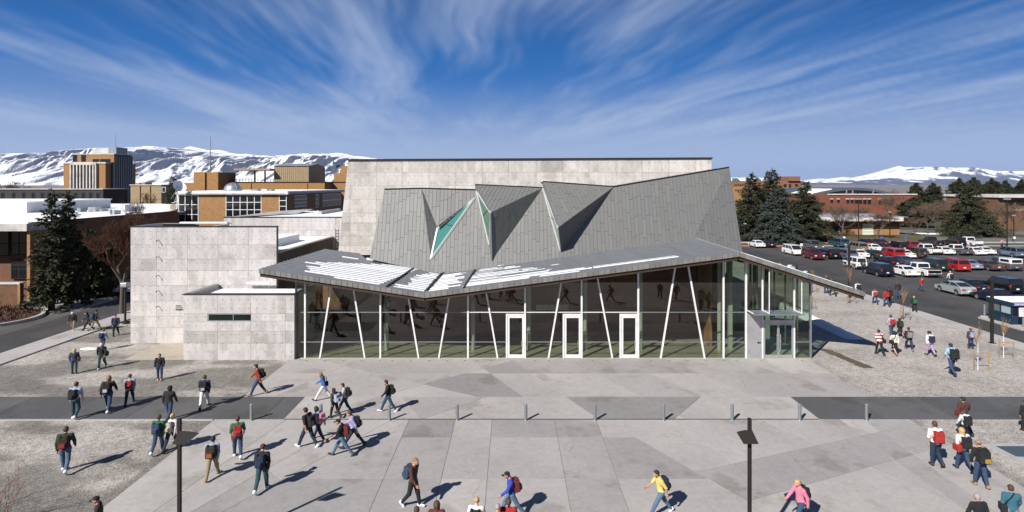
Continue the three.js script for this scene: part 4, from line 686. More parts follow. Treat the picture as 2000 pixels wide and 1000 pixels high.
{ // far brick building on the right
  const d = 260, b = building('brick_hall', 'red and tan banded brick building with glass skylights behind the firs', 1490, d);
  obj('wall', [fbox(1420, 364, 1566, null, d, 30)], M.brickTan, b); obj('brick_band', [fbox(1420, 353.5, 1566, 364, d - .1, 29)], M.brickPink, b); obj('stair_tower', fbox(1540, 344.5, 1563, 353.5, d - 1, 10), M.brickPink, b);
  windows(b, [1436, 1440.5, 1445, 1449.5, 1454, 1458.5].flatMap(x => [[x, 359.5, x + 2.4, 362.5], [x, 370, x + 2.4, 373]]).concat([[1531, 359.5, 1536, 365], [1541, 359.5, 1545, 372], [1553, 359.5, 1558, 364], [1531, 371, 1536, 377]]), d - .15, { w: .12, frame: M.bronze });
  for (const [a, c] of [[1430, 1455], [1458, 1476], [1478, 1496]]) { const x0 = PX(a, d), x1 = PX(c, d), y = PY(353.5, d), m = (x0 + x1) / 2; const sk = obj('skylight', slab([V3(x0, y, -d - 3), V3(x1, y, -d - 3), V3(lerp(x0, x1, .8), y + 1.5, -d - 5), V3(lerp(x0, x1, .2), y + 1.5, -d - 5)], V3(0, 0, -8)), M.white, b); obj('pane', face([V3(lerp(x0, x1, .18), y + .15, -d - 3.1), V3(lerp(x0, x1, .82), y + .15, -d - 3.1), V3(lerp(x0, x1, .72), y + 1.3, -d - 4.6), V3(lerp(x0, x1, .28), y + 1.3, -d - 4.6)].map(p => p.add(V3(0, .02, .25)))), M.winTeal, sk); }
}
{ // brick building with the arched roof
  const d = 205, b = building('arched_roof_building', 'red brick building with a wide dark arched roof', 1690, d);
  obj('wall', [fbox(1600, 379.5, 1790, null, d, 30)], M.brickRed, b); obj('parapet', fbox(1618, 378.4, 1792, 380.6, d - .3, 1), M.paleStone, b);
  windows(b, [[1622, 389, 1627, 396], [1635, 389, 1640, 396], [1653, 389.5, 1658.5, 397], [1661.5, 389.5, 1667, 397], [1669.5, 389.5, 1683.5, 397.5], [1686, 390, 1692, 398.5], [1694.5, 390, 1701, 399], [1716, 392, 1722.5, 400], [1735, 392, 1740.5, 402]], d, { w: .14, frame: M.bronze, out: .1 });
  for (const [a, c] of [[1621, 1628], [1634, 1641], [1652, 1659], [1661, 1667.5], [1669, 1684], [1685.5, 1692.5], [1694, 1701.5], [1715, 1723], [1734, 1741]]) obj('lintel', fbox(a, 387.6, c, 389.4, d - .12, .2), M.paleStone, b);
  const arc = [], n = 22, dA = 214; for (let i = 0; i <= n; i++) { const t = i / n, px = lerp(1578, 1760, t), py = 381 - 14.5 * Math.sin(Math.PI * Math.min(1, t)); arc.push([px, py]); }
  const P = (px, py, z) => V3(PX(px, dA), PY(py, dA), z);
  obj('arched_roof', arc.slice(0, -1).map((p, i) => slab([P(p[0], p[1], -dA), P(...arc[i + 1], -dA), P(...arc[i + 1], -dA - 40), P(p[0], p[1], -dA - 40)], V3(0, -.9, 0))), std([.10, .13, .16], { metalness: .4, roughness: .5 }), b);
  obj('gable_glazing', prismXY([...arc.map(p => [PX(p[0], dA), PY(p[1], dA) - .9]), [PX(1750, dA), PY(384, dA)], [PX(1590, dA), PY(384, dA)]], -dA - .5, -dA - .9), M.winDark, b);
  for (const px of [1653, 1665, 1705]) obj('gable_mullion', fbox(px, 371, px + 1.6, 379, dA - .1, .5), M.alu, b);
  obj('roof_snow', arc.slice(1, 6).map((p, i) => slab([P(p[0], p[1], -dA - 1), P(...arc[i + 2], -dA - 1), P(...arc[i + 2], -dA - 16), P(p[0], p[1], -dA - 16)].map(q => q.add(V3(0, .25, 0))), V3(0, -.24, 0))), M.snow, b);
}
{ // low tan building
  const d = 150, b = building('tan_brick_building', 'long low tan brick building with pale flat roof edge behind the parked cars', 1680, d);
  obj('wall', [fbox(1560, 431, 1624, null, d, 14), fbox(1643.5, 431, 1757, null, d, 14), fbox(1624.1, 431, 1643.4, 437, d, 14)], M.brickTan, b);
  obj('upper_band', fbox(1561, 431.2, 1756, 442, d - .1, .1), M.brickBrown, b);
  obj('roof', fbox(1555, 424.5, 1765, 432, d - 2.2, 18), M.paleStone, b); obj('roof_surface', box(PX(1556, d), PX(1764, d), PY(424.5, d - 2), PY(424.5, d - 2) + .12, -d + 2, -d - 15), std([.30, .31, .34], { map: tConcrete }), b);
  obj('doorway', fbox(1624.1, 437, 1643.4, null, d + .8, .2), M.dark, b); obj('door', fbox(1638, 446, 1643, null, d + .5, .1), M.paleStone, b);
  const gdr = obj('garage_door', fbox(1685, 437, 1706, null, d - .12, .1), std([.55, .60, .48], { roughness: .7 }), b); for (const y of [442, 447, 452]) obj('door_rail', fbox(1685.5, y, 1705.5, y + .8, d - .2, .1), M.paleStone, gdr);
}
{ const d = 170, b = building('flat_roof_building', 'dark building with white roof edge among trees at the right edge', 1980, d); obj('wall', fbox(1948, 385, 2120, null, d, 20), M.brickBrown, b); obj('roof', fbox(1953, 381.5, 2125, 386, d - 1.5, 22), M.paleStone, b); windows(b, [[1962, 392, 1980, 402], [1984, 392, 2010, 402]], d, { nx: 3, frame: M.bronze }); obj('sill_band', fbox(1950, 408, 2120, 412, d - .1, .2), M.metalTan, b);
  const t = thing('blue_roof_building', 'low far building with blue roof between the pines', 'building', [PX(1960, 260), 0, -260]); obj('wall', fbox(1930, 368, 2010, null, 260, 20), M.greyPanel, t); obj('roof', fbox(1925, 366, 2012, 368.4, 259, 24), std([.06, .13, .20]), t); }

// ---------- trees ----------
const needle = [0, 1, 2].map(k => std([[.026, .030, .013], [.038, .050, .043], [.031, .036, .015]][k], { vertexColors: true, roughness: 1, side: THREE.DoubleSide }));
function sprays(list, mat, name, parent) { // list of [pos, dir, len, wid, tone]: small four-sided sprigs
  const pos = [], col = [];
  for (const [p, d, l, w, t] of list) {
    const s = V3(rr(-1, 1), rr(-1, 1), rr(-1, 1)).cross(d).normalize().multiplyScalar(w), m = p.clone().addScaledVector(d, l * .5), e = p.clone().addScaledVector(d, l);
    for (const q of [p, m.clone().add(s), e, p, e, m.clone().sub(s)]) { pos.push(q.x, q.y, q.z); col.push(t, t, t * .95); }
  }
  const g = new THREE.BufferGeometry(); g.setAttribute('position', new THREE.Float32BufferAttribute(pos, 3)); g.setAttribute('color', new THREE.Float32BufferAttribute(col, 3)); g.computeVertexNormals(); g.userData.uvm = true; g.setAttribute('uv', new THREE.Float32BufferAttribute(new Float32Array(pos.length / 3 * 2), 2));
  return obj(name, g, mat, parent);
}
function conifer(label, px, pyTop, d, wpx, mat, dens = 1, o = {}) {
  const h = PY(pyTop, d), R = wpx * d / F / 2, x = PX(px, d), t = thing('conifer_tree', label, 'tree', [x, 0, -d], 0, o.group);
  obj('trunk', rod(V3(x, 0, -d), V3(x, h * .97, -d), .022 * h + .05, .02, 7), M.bark, t);
  const L = [], lim = [], y0 = h * (o.skirt ?? .08), lean = rr(-.02, .02), rows = Math.round(26 * (o.rows || 1)), sub = o.sub ?? 1;
  for (let r = 0; r < rows; r++) {
    const f = r / rows, y = lerp(y0, h, Math.pow(f, .93)), prof = o.round ? Math.sqrt(Math.max(0, 1 - Math.pow(2 * f - .75, 2))) * .95 : Math.pow(1 - f, .82), nb = Math.max(4, Math.round((o.round ? 11 : 11 * (1 - f) + 4)));
    for (let b = 0; b < nb; b++) {
      const a = rnd() * 6.283, gap = nz(Math.cos(a) * 1.7 + x, y * .45, Math.sin(a) * 1.7) , len = R * prof * (rr(.62, 1.08) + .55 * gap) + .12; if (len < .1) continue;
      const dir = V3(Math.cos(a), rr(-.28, .02) + .38 * f, Math.sin(a)).normalize(), base = V3(x + lean * y, y + rr(-.2, .2), -d);
      lim.push(rod(base, base.clone().addScaledVector(dir, len * .85), .045, .012, 3, true));
      const ns = Math.max(8, Math.round(len * 22 * dens * sub));
      for (let k = 0; k < ns; k++) { const u = Math.pow(rr(.02, 1), .6), p = base.clone().addScaledVector(dir, len * u).add(V3(rr(-1, 1), rr(-.75, .35), rr(-1, 1)).multiplyScalar(.10 * len + .08)); p.y -= u * u * len * .10;
        const q = dir.clone().multiplyScalar(.7).add(V3(rr(-1, 1), rr(-.8, .5), rr(-1, 1))).normalize(); L.push([p, q, rr(.34, .70) * (o.leaf || 1), rr(.07, .14) * (o.leaf || 1), rr(.6, 1.45)]); }
    }
  }
  for (let k = 0; k < 14; k++) L.push([V3(x + lean * h, h - .1 * k, -d), V3(rr(-.7, .7), rr(.3, 1), rr(-.7, .7)).normalize(), .45, .06, 1]);
  obj('branch', lim, M.bark, t, 'stuff'); sprays(L, mat, 'crown', t); return t;
}
function bareTree(label, px, pyTop, d, wpx, o = {}) {
  const h = PY(pyTop, d), R = wpx * d / F / 2, x = PX(px, d), t = thing(o.name || 'bare_tree', label, o.cat || 'tree', [x, 0, -d], 0, o.group), big = [], fine = [];
  const grow = (p, dir, len, r, lv) => {
    const e = p.clone().addScaledVector(dir, len); (lv < 2 ? big : fine).push(rod(p, e, r, r * .68, lv < 2 ? 5 : 3, true)); if (fine.length > 3600) return; if (lv >= (o.lv || 6)) return;
    const n = lv === 0 ? 4 : rnd() < .55 ? 2 : 3; for (let i = 0; i < n; i++) { const s = V3(rr(-1, 1), rr(-.15, .75), rr(-1, 1)).normalize(), sp = o.spread || .75; const nd = dir.clone().multiplyScalar(1 - sp * .35).addScaledVector(s, sp * rr(.5, 1.05)).normalize(); nd.y += .10; grow(p.clone().lerp(e, lv ? rr(.55, 1) : rr(.8, 1)), nd.normalize(), len * rr(.62, .86), Math.max(o.min || .012, r * .62), lv + 1); }
  };
  const th = h * (o.trunk || .26); grow(V3(x, 0, -d), V3(rr(-.06, .06), 1, rr(-.06, .06)).normalize(), th, o.r || .035 * h * .5, 0);
  const fit = gs => { const bb = new THREE.Box3(); gs.forEach(g => { g.computeBoundingBox(); bb.union(g.boundingBox); }); return bb; };
  const bb = fit([...big, ...fine]), sx = R * 2 / (bb.max.x - bb.min.x), sy = h / bb.max.y; for (const g of [...big, ...fine]) { g.translate(-x, 0, d); g.scale(sx, sy, sx); g.translate(x, 0, -d); }
  const mt = o.mat || M.twig; obj('trunk', big, o.trunkMat || M.barkPale, t); obj('crown', fine, mt, t); return t;
}
conifer('tall dark fir, leftmost of the group beside the parking lot', 1468, 337, 136, 100, needle[0], 1, { skirt: .05 });
conifer('tallest dark fir with a ragged top in the group beside the parking lot', 1508, 329.5, 140, 116, needle[2], 1, { skirt: .05 });
conifer('blue-grey spruce standing in front of the dark firs', 1519, 366, 128, 88, needle[1], 1.15, { skirt: .05 });
conifer('dark fir, rightmost of the group beside the parking lot', 1571, 353, 132, 98, needle[0], 1, { skirt: .05 });
conifer('broad dark spruce among bare trees behind the pickups', 1890, 360, 146, 108, needle[2], .95, { skirt: .10 });
conifer('dark conifer in front of the shaded brick building, left of two', 101, 372, 60, 84, needle[2], 1, { sub: .7, leaf: .85, skirt: .10 });
conifer('dark conifer in front of the shaded brick building, right of two', 134, 375, 62, 80, needle[0], 1, { sub: .7, leaf: .85, skirt: .10 });
conifer('wide dark evergreen in the shade, right of the twin conifers', 172, 452, 67, 92, needle[2], .8, { round: true, sub: .7, leaf: 1.1, skirt: .06 });
conifer('spiky conifer behind the satellite dish', 336, 343, 125, 52, needle[2], .8, { rows: .7 });
conifer('small conifer tip above the mustard building', 404, 331, 175, 20, needle[2], .7, { rows: .5 });
{ const P = [[1788, 357, 215, 34, 'round dark pine left of the pale chimney'], [1822, 357, 215, 38, 'round dark pine right of the pale chimney'], [1786, 386, 175, 62, 'low spreading green pine behind the tan building'], [1874, 347, 235, 40, 'tall round pine behind the broad spruce, left of the pair'], [1902, 346, 235, 44, 'tall round pine behind the broad spruce, right of the pair'], [1936, 348, 230, 46, 'round dark pine right of the broad spruce'], [1963, 352, 260, 26, 'small dark pine above the blue roof'], [1994, 350, 240, 30, 'dark pine at the right edge'], [1958, 378, 200, 40, 'low pine in front of the blue roof']];
  P.forEach(([px, py, d, w, l], i) => conifer(l, px, py, d, w, needle[i % 2 ? 0 : 2], .75, { round: true, rows: .8, skirt: .2, leaf: 1.5 })); }
{ const B = [[1646, 402, 143, 62, 'wide bare tree in front of the tan brick wall'], [1714, 412, 141, 58, 'bare tree in front of the tan building, right of its garage'], [1812, 398, 152, 56, 'bare tree with pale trunk left of the broad spruce'], [1828, 388, 158, 62, 'tall bare tree just left of the broad spruce'], [1848, 396, 150, 50, 'bare tree touching the broad spruce'], [1786, 424, 147, 44, 'small bare tree right of the tan building'], [1742, 380, 185, 66, 'bare tree before the arched roof building'], [1954, 393, 150, 66, 'bare tree right of the broad spruce'], [1985, 398, 158, 60, 'bare tree near the right edge'], [1925, 380, 190, 60, 'bare tree behind the broad spruce'], [1610, 398, 160, 50, 'bare tree behind the firs'], [1680, 404, 175, 50, 'bare tree behind the tan building'], [1750, 368, 230, 40, 'distant bare tree at the end of the arched roof']];
  for (const [px, py, d, w, l] of B) bareTree(l, px, py, d, w, { lv: 8, spread: .9, r: .11 });
  bareTree('bare tree top showing over the tall concrete wall', 278, 384, 70, 66, { lv: 8, spread: .95, r: .16 });
  bareTree('brown tangled tree beside the tall concrete wall', 238, 408, 58, 112, { lv: 8, spread: .95, trunk: .18, r: .2, min: .016, mat: std([.10, .045, .025], { roughness: 1 }) });
  bareTree('low bare bushes before the tan block', 291, 372, 190, 46, { lv: 6, spread: .95, trunk: .12, r: .12 });
  bareTree('brown bare trees far off at the left edge', 16, 353, 260, 60, { lv: 6, spread: .95, trunk: .12, r: .15 });
}
// shrubs and planting
function shrub(label, x, z, h, w, n, mat, name = 'shrub') {
  const t = thing(name, label, 'shrub', [x, 0, z]), gs = [];
  const g = (p, d, l, r, k) => { const e = p.clone().addScaledVector(d, l); gs.push(rod(p, e, r, r * .6, 3, true)); if (k) for (let i = 0; i < 2; i++) g(p.clone().lerp(e, rr(.4, .95)), d.clone().add(V3(rr(-.6, .6), rr(-.1, .4), rr(-.6, .6))).normalize(), l * rr(.5, .75), r * .6, k - 1); };
  for (let i = 0; i < n; i++) { const a = rnd() * 6.283, q = Math.sqrt(rnd()) * w; g(V3(x + Math.cos(a) * q * .6, 0, z + Math.sin(a) * q * .6), V3(Math.cos(a) * rr(.1, .7), 1, Math.sin(a) * rr(.1, .7)).normalize(), h * rr(.45, .7), .012, 3); }
  obj('stem', gs, mat, t, 'stuff'); return t;
}
shrub('bare reddish shrub in the lower left corner', -19.6, -22.2, 1.7, 1.6, 26, std([.26, .11, .06], { roughness: 1 }));
{
  const pts = []; for (let i = 0; i <= 20; i++) { const a = -1.75 + i / 20 * 3.1; pts.push([-50.2 + 6.0 * Math.cos(a), -55.6 - 4.9 * Math.sin(a) * 1]); }
  const isl = thing('planted_island', 'kerbed planting bed with brown ground cover at the left edge', 'planter', [-50, 0, -55.6]);
  obj('kerb', pts.slice(0, -1).map((p, i) => bar(V3(p[0], .13, p[1]), V3(pts[i + 1][0], .13, pts[i + 1][1]), .32, .26)), M.kerb, isl);
  obj('soil', face([...pts.map(p => V3(p[0], .2, p[1])), V3(-58, .2, -60.4), V3(-58, .2, -50.8)].reverse()), std([.09, .05, .035], { map: tGravel, roughness: 1, side: THREE.DoubleSide }), isl);
  const L = []; for (let i = 0; i < 2600; i++) { const a = rnd() * 6.283, q = Math.sqrt(rnd()), p = V3(-50.4 + 5.5 * q * Math.cos(a), .2, -55.6 + 4.4 * q * Math.sin(a)); L.push([p, V3(rr(-.6, .6), 1, rr(-.6, .6)).normalize(), rr(.2, .55), .04, rr(.6, 1.3)]); }
  sprays(L, std([.10, .05, .035], { vertexColors: true, side: THREE.DoubleSide, roughness: 1 }), 'ground_cover', isl).userData.kind = 'stuff';
  shrub('thin pale bare shrub on the planted island', -50.6, -58.2, 2.0, 1.5, 26, std([.24, .17, .12], { roughness: 1 }));
}
// ---------- cars ----------
const paint = {}; const paintOf = (k, c, metal = .2) => paint[k] ??= new THREE.MeshPhysicalMaterial({ color: C(...c), metalness: metal, roughness: .38, clearcoat: .8, clearcoatRoughness: .12 });
const PAINT = { white: [.72, .72, .70], black: [.008, .009, .010], navy: [.008, .013, .026], maroon: [.11, .012, .016], red: [.42, .02, .018], grey: [.10, .11, .12], silver: [.34, .38, .38], lightblue: [.24, .32, .42], blue: [.10, .14, .20], teal: [.03, .085, .115], tan: [.22, .18, .13], green: [.015, .035, .028], camo: [.07, .055, .028], brown: [.08, .055, .045], darkred: [.05, .012, .014] };
const mTyre = std([.015, .015, .015], { roughness: .9 }), mRim = std([.42, .43, .44], { metalness: .7, roughness: .4 }), mCarGlass = std([.014, .017, .020], { roughness: .05 }), mTail = std([.36, .02, .015], { roughness: .25 }), mLamp = std([.72, .74, .75], { roughness: .15 }), mPlate = std([.65, .66, .66], { roughness: .5 }), mTrim = std([.03, .03, .032], { roughness: .6 });
const wheelG = new THREE.CylinderGeometry(.33, .33, .21, 20).rotateZ(Math.PI / 2), rimG = new THREE.CylinderGeometry(.205, .19, .225, 14).rotateZ(Math.PI / 2);
// profiles, front towards +z: [z, y] along the top of the body, then the glasshouse corners
const KIND = {
  sedan: { L: 4.7, W: 1.78, top: [[2.35, .52], [2.30, .66], [2.1, .74], [.95, .92], [-1.45, .98], [-2.2, .93], [-2.35, .80], [-2.36, .52]], g: [1.0, -1.55, .40, -.85, 1.41], wb: 1.38 },
  hatch: { L: 4.45, W: 1.72, top: [[2.22, .50], [2.18, .64], [1.9, .78], [1.2, .95], [-1.5, 1.03], [-2.05, 1.08], [-2.2, .9], [-2.22, .5]], g: [1.45, -2.0, .25, -.65, 1.48], wb: 1.35 },
  van: { L: 4.9, W: 1.92, top: [[2.45, .50], [2.42, .70], [2.1, .86], [1.5, 1.02], [-2.3, 1.04], [-2.42, .9], [-2.45, .5]], g: [1.7, -2.38, .55, -2.15, 1.76], wb: 1.5 },
  suv: { L: 4.75, W: 1.86, top: [[2.36, .58], [2.35, .84], [2.2, .96], [1.0, 1.04], [-2.25, 1.06], [-2.36, .92], [-2.37, .58]], g: [1.02, -2.32, .42, -2.12, 1.78], wb: 1.36 },
  pickup: { L: 5.4, W: 1.92, top: [[2.7, .60], [2.68, .86], [2.5, .98], [1.15, 1.06], [-.55, 1.08], [-2.66, 1.08], [-2.7, .98], [-2.7, .60]], g: [1.18, -.55, .62, -.42, 1.78], wb: 1.65, bed: true },
  jeep: { L: 3.9, W: 1.62, top: [[1.9, .62], [1.9, .98], [.75, 1.05], [-1.75, 1.05], [-1.8, .62]], g: [.72, -1.74, .55, -1.68, 1.80], wb: 1.2, jeep: true },
};
const carG = {};
function carParts(k) {
  if (carG[k]) return carG[k];
  const q = KIND[k], s = new THREE.Shape(), by = k === 'jeep' ? .48 : .27, r = .40, zf = q.wb, zr = -q.wb, z0 = q.top[0][0], z1 = q.top[q.top.length - 1][0];
  s.moveTo(z1, by + .06); s.lineTo(zr - r, by); s.absarc(zr, .33, r, Math.PI, 0, true); s.lineTo(zr + r, by); s.lineTo(zf - r, by); s.absarc(zf, .33, r, Math.PI, 0, true); s.lineTo(z0 - .04, by + .05); for (const [z, y] of q.top) s.lineTo(z, y); s.closePath();
  const bw = q.W - .12, body = new THREE.ExtrudeGeometry(s, { depth: bw, bevelEnabled: true, bevelThickness: .06, bevelSize: .05, bevelOffset: -.05, bevelSegments: 3, curveSegments: 8 }).translate(0, 0, -bw / 2).rotateY(-Math.PI / 2);
  const [a, b, c, d, yr] = q.g, yb = q.top.find(t => Math.abs(t[0] - a) < .9)[1], yB = 1.0, ws = q.W / 2 - .06, wt = q.W / 2 - (k === 'van' || k === 'jeep' || k === 'suv' || k === 'pickup' ? .16 : .24), ybel = Math.max(...q.top.filter(t => t[0] < a + .2 && t[0] > b - .2).map(t => t[1]), .92) - .02;
  const P = (x, y, z) => V3(x, y, z), cab = [P(ws, ybel, a), P(-ws, ybel, a), P(-ws, ybel, b), P(ws, ybel, b)], rf = [P(wt, yr - .05, c), P(-wt, yr - .05, c), P(-wt, yr - .05, d), P(wt, yr - .05, d)], r2 = rf.map(p => P(p.x * .86, yr, lerp(p.z, (c + d) / 2, .12)));
  const quad = (p, q2, r3, t) => face([p, q2, r3, t]), gs = [];
  for (let i = 0; i < 4; i++) { const j = (i + 1) % 4; gs.push(quad(cab[i], cab[j], rf[j], rf[i]), quad(rf[i], rf[j], r2[j], r2[i])); } gs.push(face(r2));
  const pane = (p, q2, r3, t, m0 = .08, m1 = .10) => { const e = (u, v) => p.clone().lerp(q2, u).lerp(t.clone().lerp(r3, u), v), n = V3().crossVectors(q2.clone().sub(p), t.clone().sub(p)).normalize(), mid = p.clone().add(r3).multiplyScalar(.5); if (n.dot(mid.clone().sub(P(0, 1.2, (a + b) / 2))) < 0) n.negate(); return face([e(m0, m1), e(1 - m0, m1), e(1 - m0, 1 - m1), e(m0, 1 - m1)].map(x => x.addScaledVector(n, .012))); };
  const side = s2 => { const A = s2 > 0 ? [cab[0], cab[3], rf[3], rf[0]] : [cab[1], cab[2], rf[2], rf[1]], n = q.bed ? 1 : k === 'van' || k === 'suv' ? 3 : 2, o = []; for (let i = 0; i < n; i++) { const u0 = i / n, u1 = (i + 1) / n; o.push(pane(A[0].clone().lerp(A[1], u0), A[0].clone().lerp(A[1], u1), A[3].clone().lerp(A[2], u1), A[3].clone().lerp(A[2], u0), n === 1 ? .1 : .05, .10)); } return o; };
  const o = { body: clean(body), cabin: mergeGeometries(gs.map(clean)), glass: [['windscreen', clean(pane(cab[0], cab[1], rf[1], rf[0], .05, .06))], ['rear_window', clean(pane(cab[2], cab[3], rf[3], rf[2], .07, .12))], ...[...side(1), ...side(-1)].map(g => ['side_window', clean(g)])] };
  const hw = q.W / 2, zF = z0, zR = z1, yl = k === 'sedan' || k === 'hatch' ? .70 : .84;
  o.lamps = [[1, 1], [-1, 1]].map(([x]) => clean(new RoundedBoxGeometry(.34, .15, .08, 2, .03).translate(x * (hw - .28), yl - .06, zF - .02)));
  o.tails = k === 'van' || k === 'suv' ? [1, -1].map(x => clean(new RoundedBoxGeometry(.16, .36, .08, 2, .03).translate(x * (hw - .14), 1.0, zR + .02))) : [1, -1].map(x => clean(new RoundedBoxGeometry(q.bed || q.jeep ? .14 : .44, q.bed ? .34 : .15, .08, 2, .03).translate(x * (hw - (q.bed ? .12 : .30)), q.bed ? .88 : .80, zR + .015)));
  o.plate = clean(new THREE.BoxGeometry(.32, .15, .03).translate(0, q.bed ? .56 : .66, zR - .015));
  o.bumpers = [1, -1].map(e => clean(new RoundedBoxGeometry(q.W - .08, .20, .16, 2, .06).translate(0, .46, e > 0 ? zF - .01 : zR + .01)));
  o.mirrors = [1, -1].map(x => clean(new RoundedBoxGeometry(.18, .12, .10, 2, .03).translate(x * (hw + .06), ybel + .06, a - .25)));
  o.ybel = ybel; return carG[k] = o;
}
const cars = [];
function car(label, kind, color, x, z, turn, o = {}) { cars.push({ label, kind, color, x, z, turn, o }); }
// right end and foot of the car in the photo -> where it stands; away: its back is to us
function parked(label, kind, color, pxR, py, away = true, o = {}) { const q = KIND[kind], Zw = gd(py), zc = Zw + q.wb - .1, x = (pxR - CX) / F * (zc - q.L / 2) - q.W / 2; car(label, kind, color, x + (o.dx || 0), -zc, away ? Math.PI : 0, o); }
parked('white sedan at the far left of the lot beside a black sedan', 'sedan', 'white', 1496, 484);
parked('black sedan parked right behind the white sedan at the far left of the lot', 'sedan', 'black', 1517, 483.5);
parked('white minivan facing the plaza, alone at the left end of its row', 'van', 'white', 1573, 499, false);
parked('dark grey sport utility behind the maroon one', 'suv', 'grey', 1611, 489, false);
parked('maroon sport utility with its headlights towards the plaza', 'suv', 'maroon', 1613, 507.5, false);
parked('black sport utility between the maroon one and the blue-grey minivan', 'suv', 'black', 1643, 506);
parked('teal minivan in the far row before the snow strip', 'van', 'teal', 1661, 483);
parked('blue-grey minivan beside the black sport utility', 'van', 'blue', 1677, 507);
parked('tan sport utility behind the white sedan, before the lamp post', 'suv', 'tan', 1697, 492);
parked('white sedan seen from behind, right of the blue-grey minivan', 'sedan', 'white', 1700, 504.5);
parked('black sedan in the far row, left of a dark red one', 'sedan', 'black', 1712, 481);
parked('dark red sedan in the far row, right of a black one', 'sedan', 'darkred', 1738, 481);
parked('white sedan behind the dark green one', 'sedan', 'white', 1727, 492.5);
parked('dark green sedan left of the red truck with a canopy', 'sedan', 'green', 1731, 505.5);
parked('white off-road jeep with spare wheel on its back', 'jeep', 'white', 1695.5, 526);
parked('dark navy sport utility right of the jeep', 'suv', 'navy', 1751, 540, true, { dx: -.2 });
parked('red pickup truck with a closed red canopy', 'pickup', 'red', 1769, 506, true, { shell: 'red' });
parked('white sedan right of the red truck with a canopy', 'sedan', 'white', 1790, 505);
parked('brown mottled off-road jeep in the middle row', 'jeep', 'camo', 1815, 505);
parked('black sport utility behind the red truck with a canopy', 'suv', 'black', 1778, 490.5);
parked('red pickup truck partly hidden behind the mottled jeep', 'pickup', 'red', 1814, 491);
parked('white pickup truck with an open bed in the middle row', 'pickup', 'white', 1838, 497);
parked('white sedan between the white pickup and the black and white pickup', 'sedan', 'white', 1867, 498);
parked('black and white two-tone pickup truck', 'pickup', 'grey', 1904, 498.5, true, { cabin: 'white' });
parked('white sedan right of the two-tone pickup', 'sedan', 'white', 1927, 499);
parked('white coupe at the right end of the middle row', 'sedan', 'white', 1951, 498);
parked('long black pickup truck in the far row', 'pickup', 'black', 1846, 481);
parked('black sport utility right of the long black pickup', 'suv', 'black', 1889, 481);
parked('small white pickup truck in the far row under the spruce', 'pickup', 'white', 1922, 481);
parked('light blue minivan at the right edge of the lot', 'van', 'blue', 2002, 503);
parked('black sedan behind the white sedan in the near row', 'sedan', 'black', 1765, 521);
parked('dark teal sedan behind the white pickup in the near row', 'sedan', 'teal', 1792, 519);
parked('white sedan in the near row, left of a white pickup', 'sedan', 'white', 1798, 540.5);
parked('white pickup truck with a black tailgate in the near row', 'pickup', 'white', 1840, 541, true, { gate: 'black' });
parked('dark grey-green sport utility left of the long red one', 'suv', 'green', 1855, 529.5);
parked('long red sport utility in the near row', 'suv', 'red', 1898, 530);
parked('light blue sedan right of the long red sport utility', 'sedan', 'lightblue', 1923, 527);
parked('dark brown sedan left of the truck with the white canopy', 'sedan', 'brown', 1962, 529);
parked('dark grey pickup truck with a white canopy', 'pickup', 'grey', 1999, 528.5, true, { shell: 'white' });
parked('silver hatchback alone at the front of the lot', 'hatch', 'silver', 1917, 579.5);
parked('black sedan right behind the silver hatchback', 'sedan', 'black', 1937, 572);
parked('black sport utility with red tail lights near the right edge', 'suv', 'black', 2004, 573);
parked('dark blue sedan behind the information booth', 'sedan', 'navy', 1986, 592);
parked('dark sedan hidden between the black sedan and the red truck', 'sedan', 'navy', 1742, 490);
parked('white car parked in the shade left of the tall concrete wall', 'sedan', 'white', 251, 573, false, { group: null });
for (let it = 0; it < 60; it++) for (let i = 0; i < cars.length; i++) for (let j = 0; j < i; j++) { // doors need room to open
  const a = cars[i], b = cars[j], dx = a.x - b.x, dz = a.z - b.z, La = (KIND[a.kind].L + KIND[b.kind].L) / 2 + .2; if (Math.abs(dz) < La && Math.abs(dx) < 2.25) { if (Math.abs(dz) > La - 1.2) { const m = (La - Math.abs(dz)) / 2 * Math.sign(dz || 1); a.z += m; b.z -= m; } else { const m = (2.26 - Math.abs(dx)) / 2 * Math.sign(dx || 1); a.x += m; b.x -= m; } }
}
const cname = { sedan: 'parked_car', hatch: 'parked_car', van: 'parked_minivan', suv: 'parked_suv', pickup: 'pickup_truck', jeep: 'parked_jeep' }, ccat = { sedan: 'car', hatch: 'car', van: 'minivan', suv: 'car', pickup: 'pickup truck', jeep: 'jeep' };
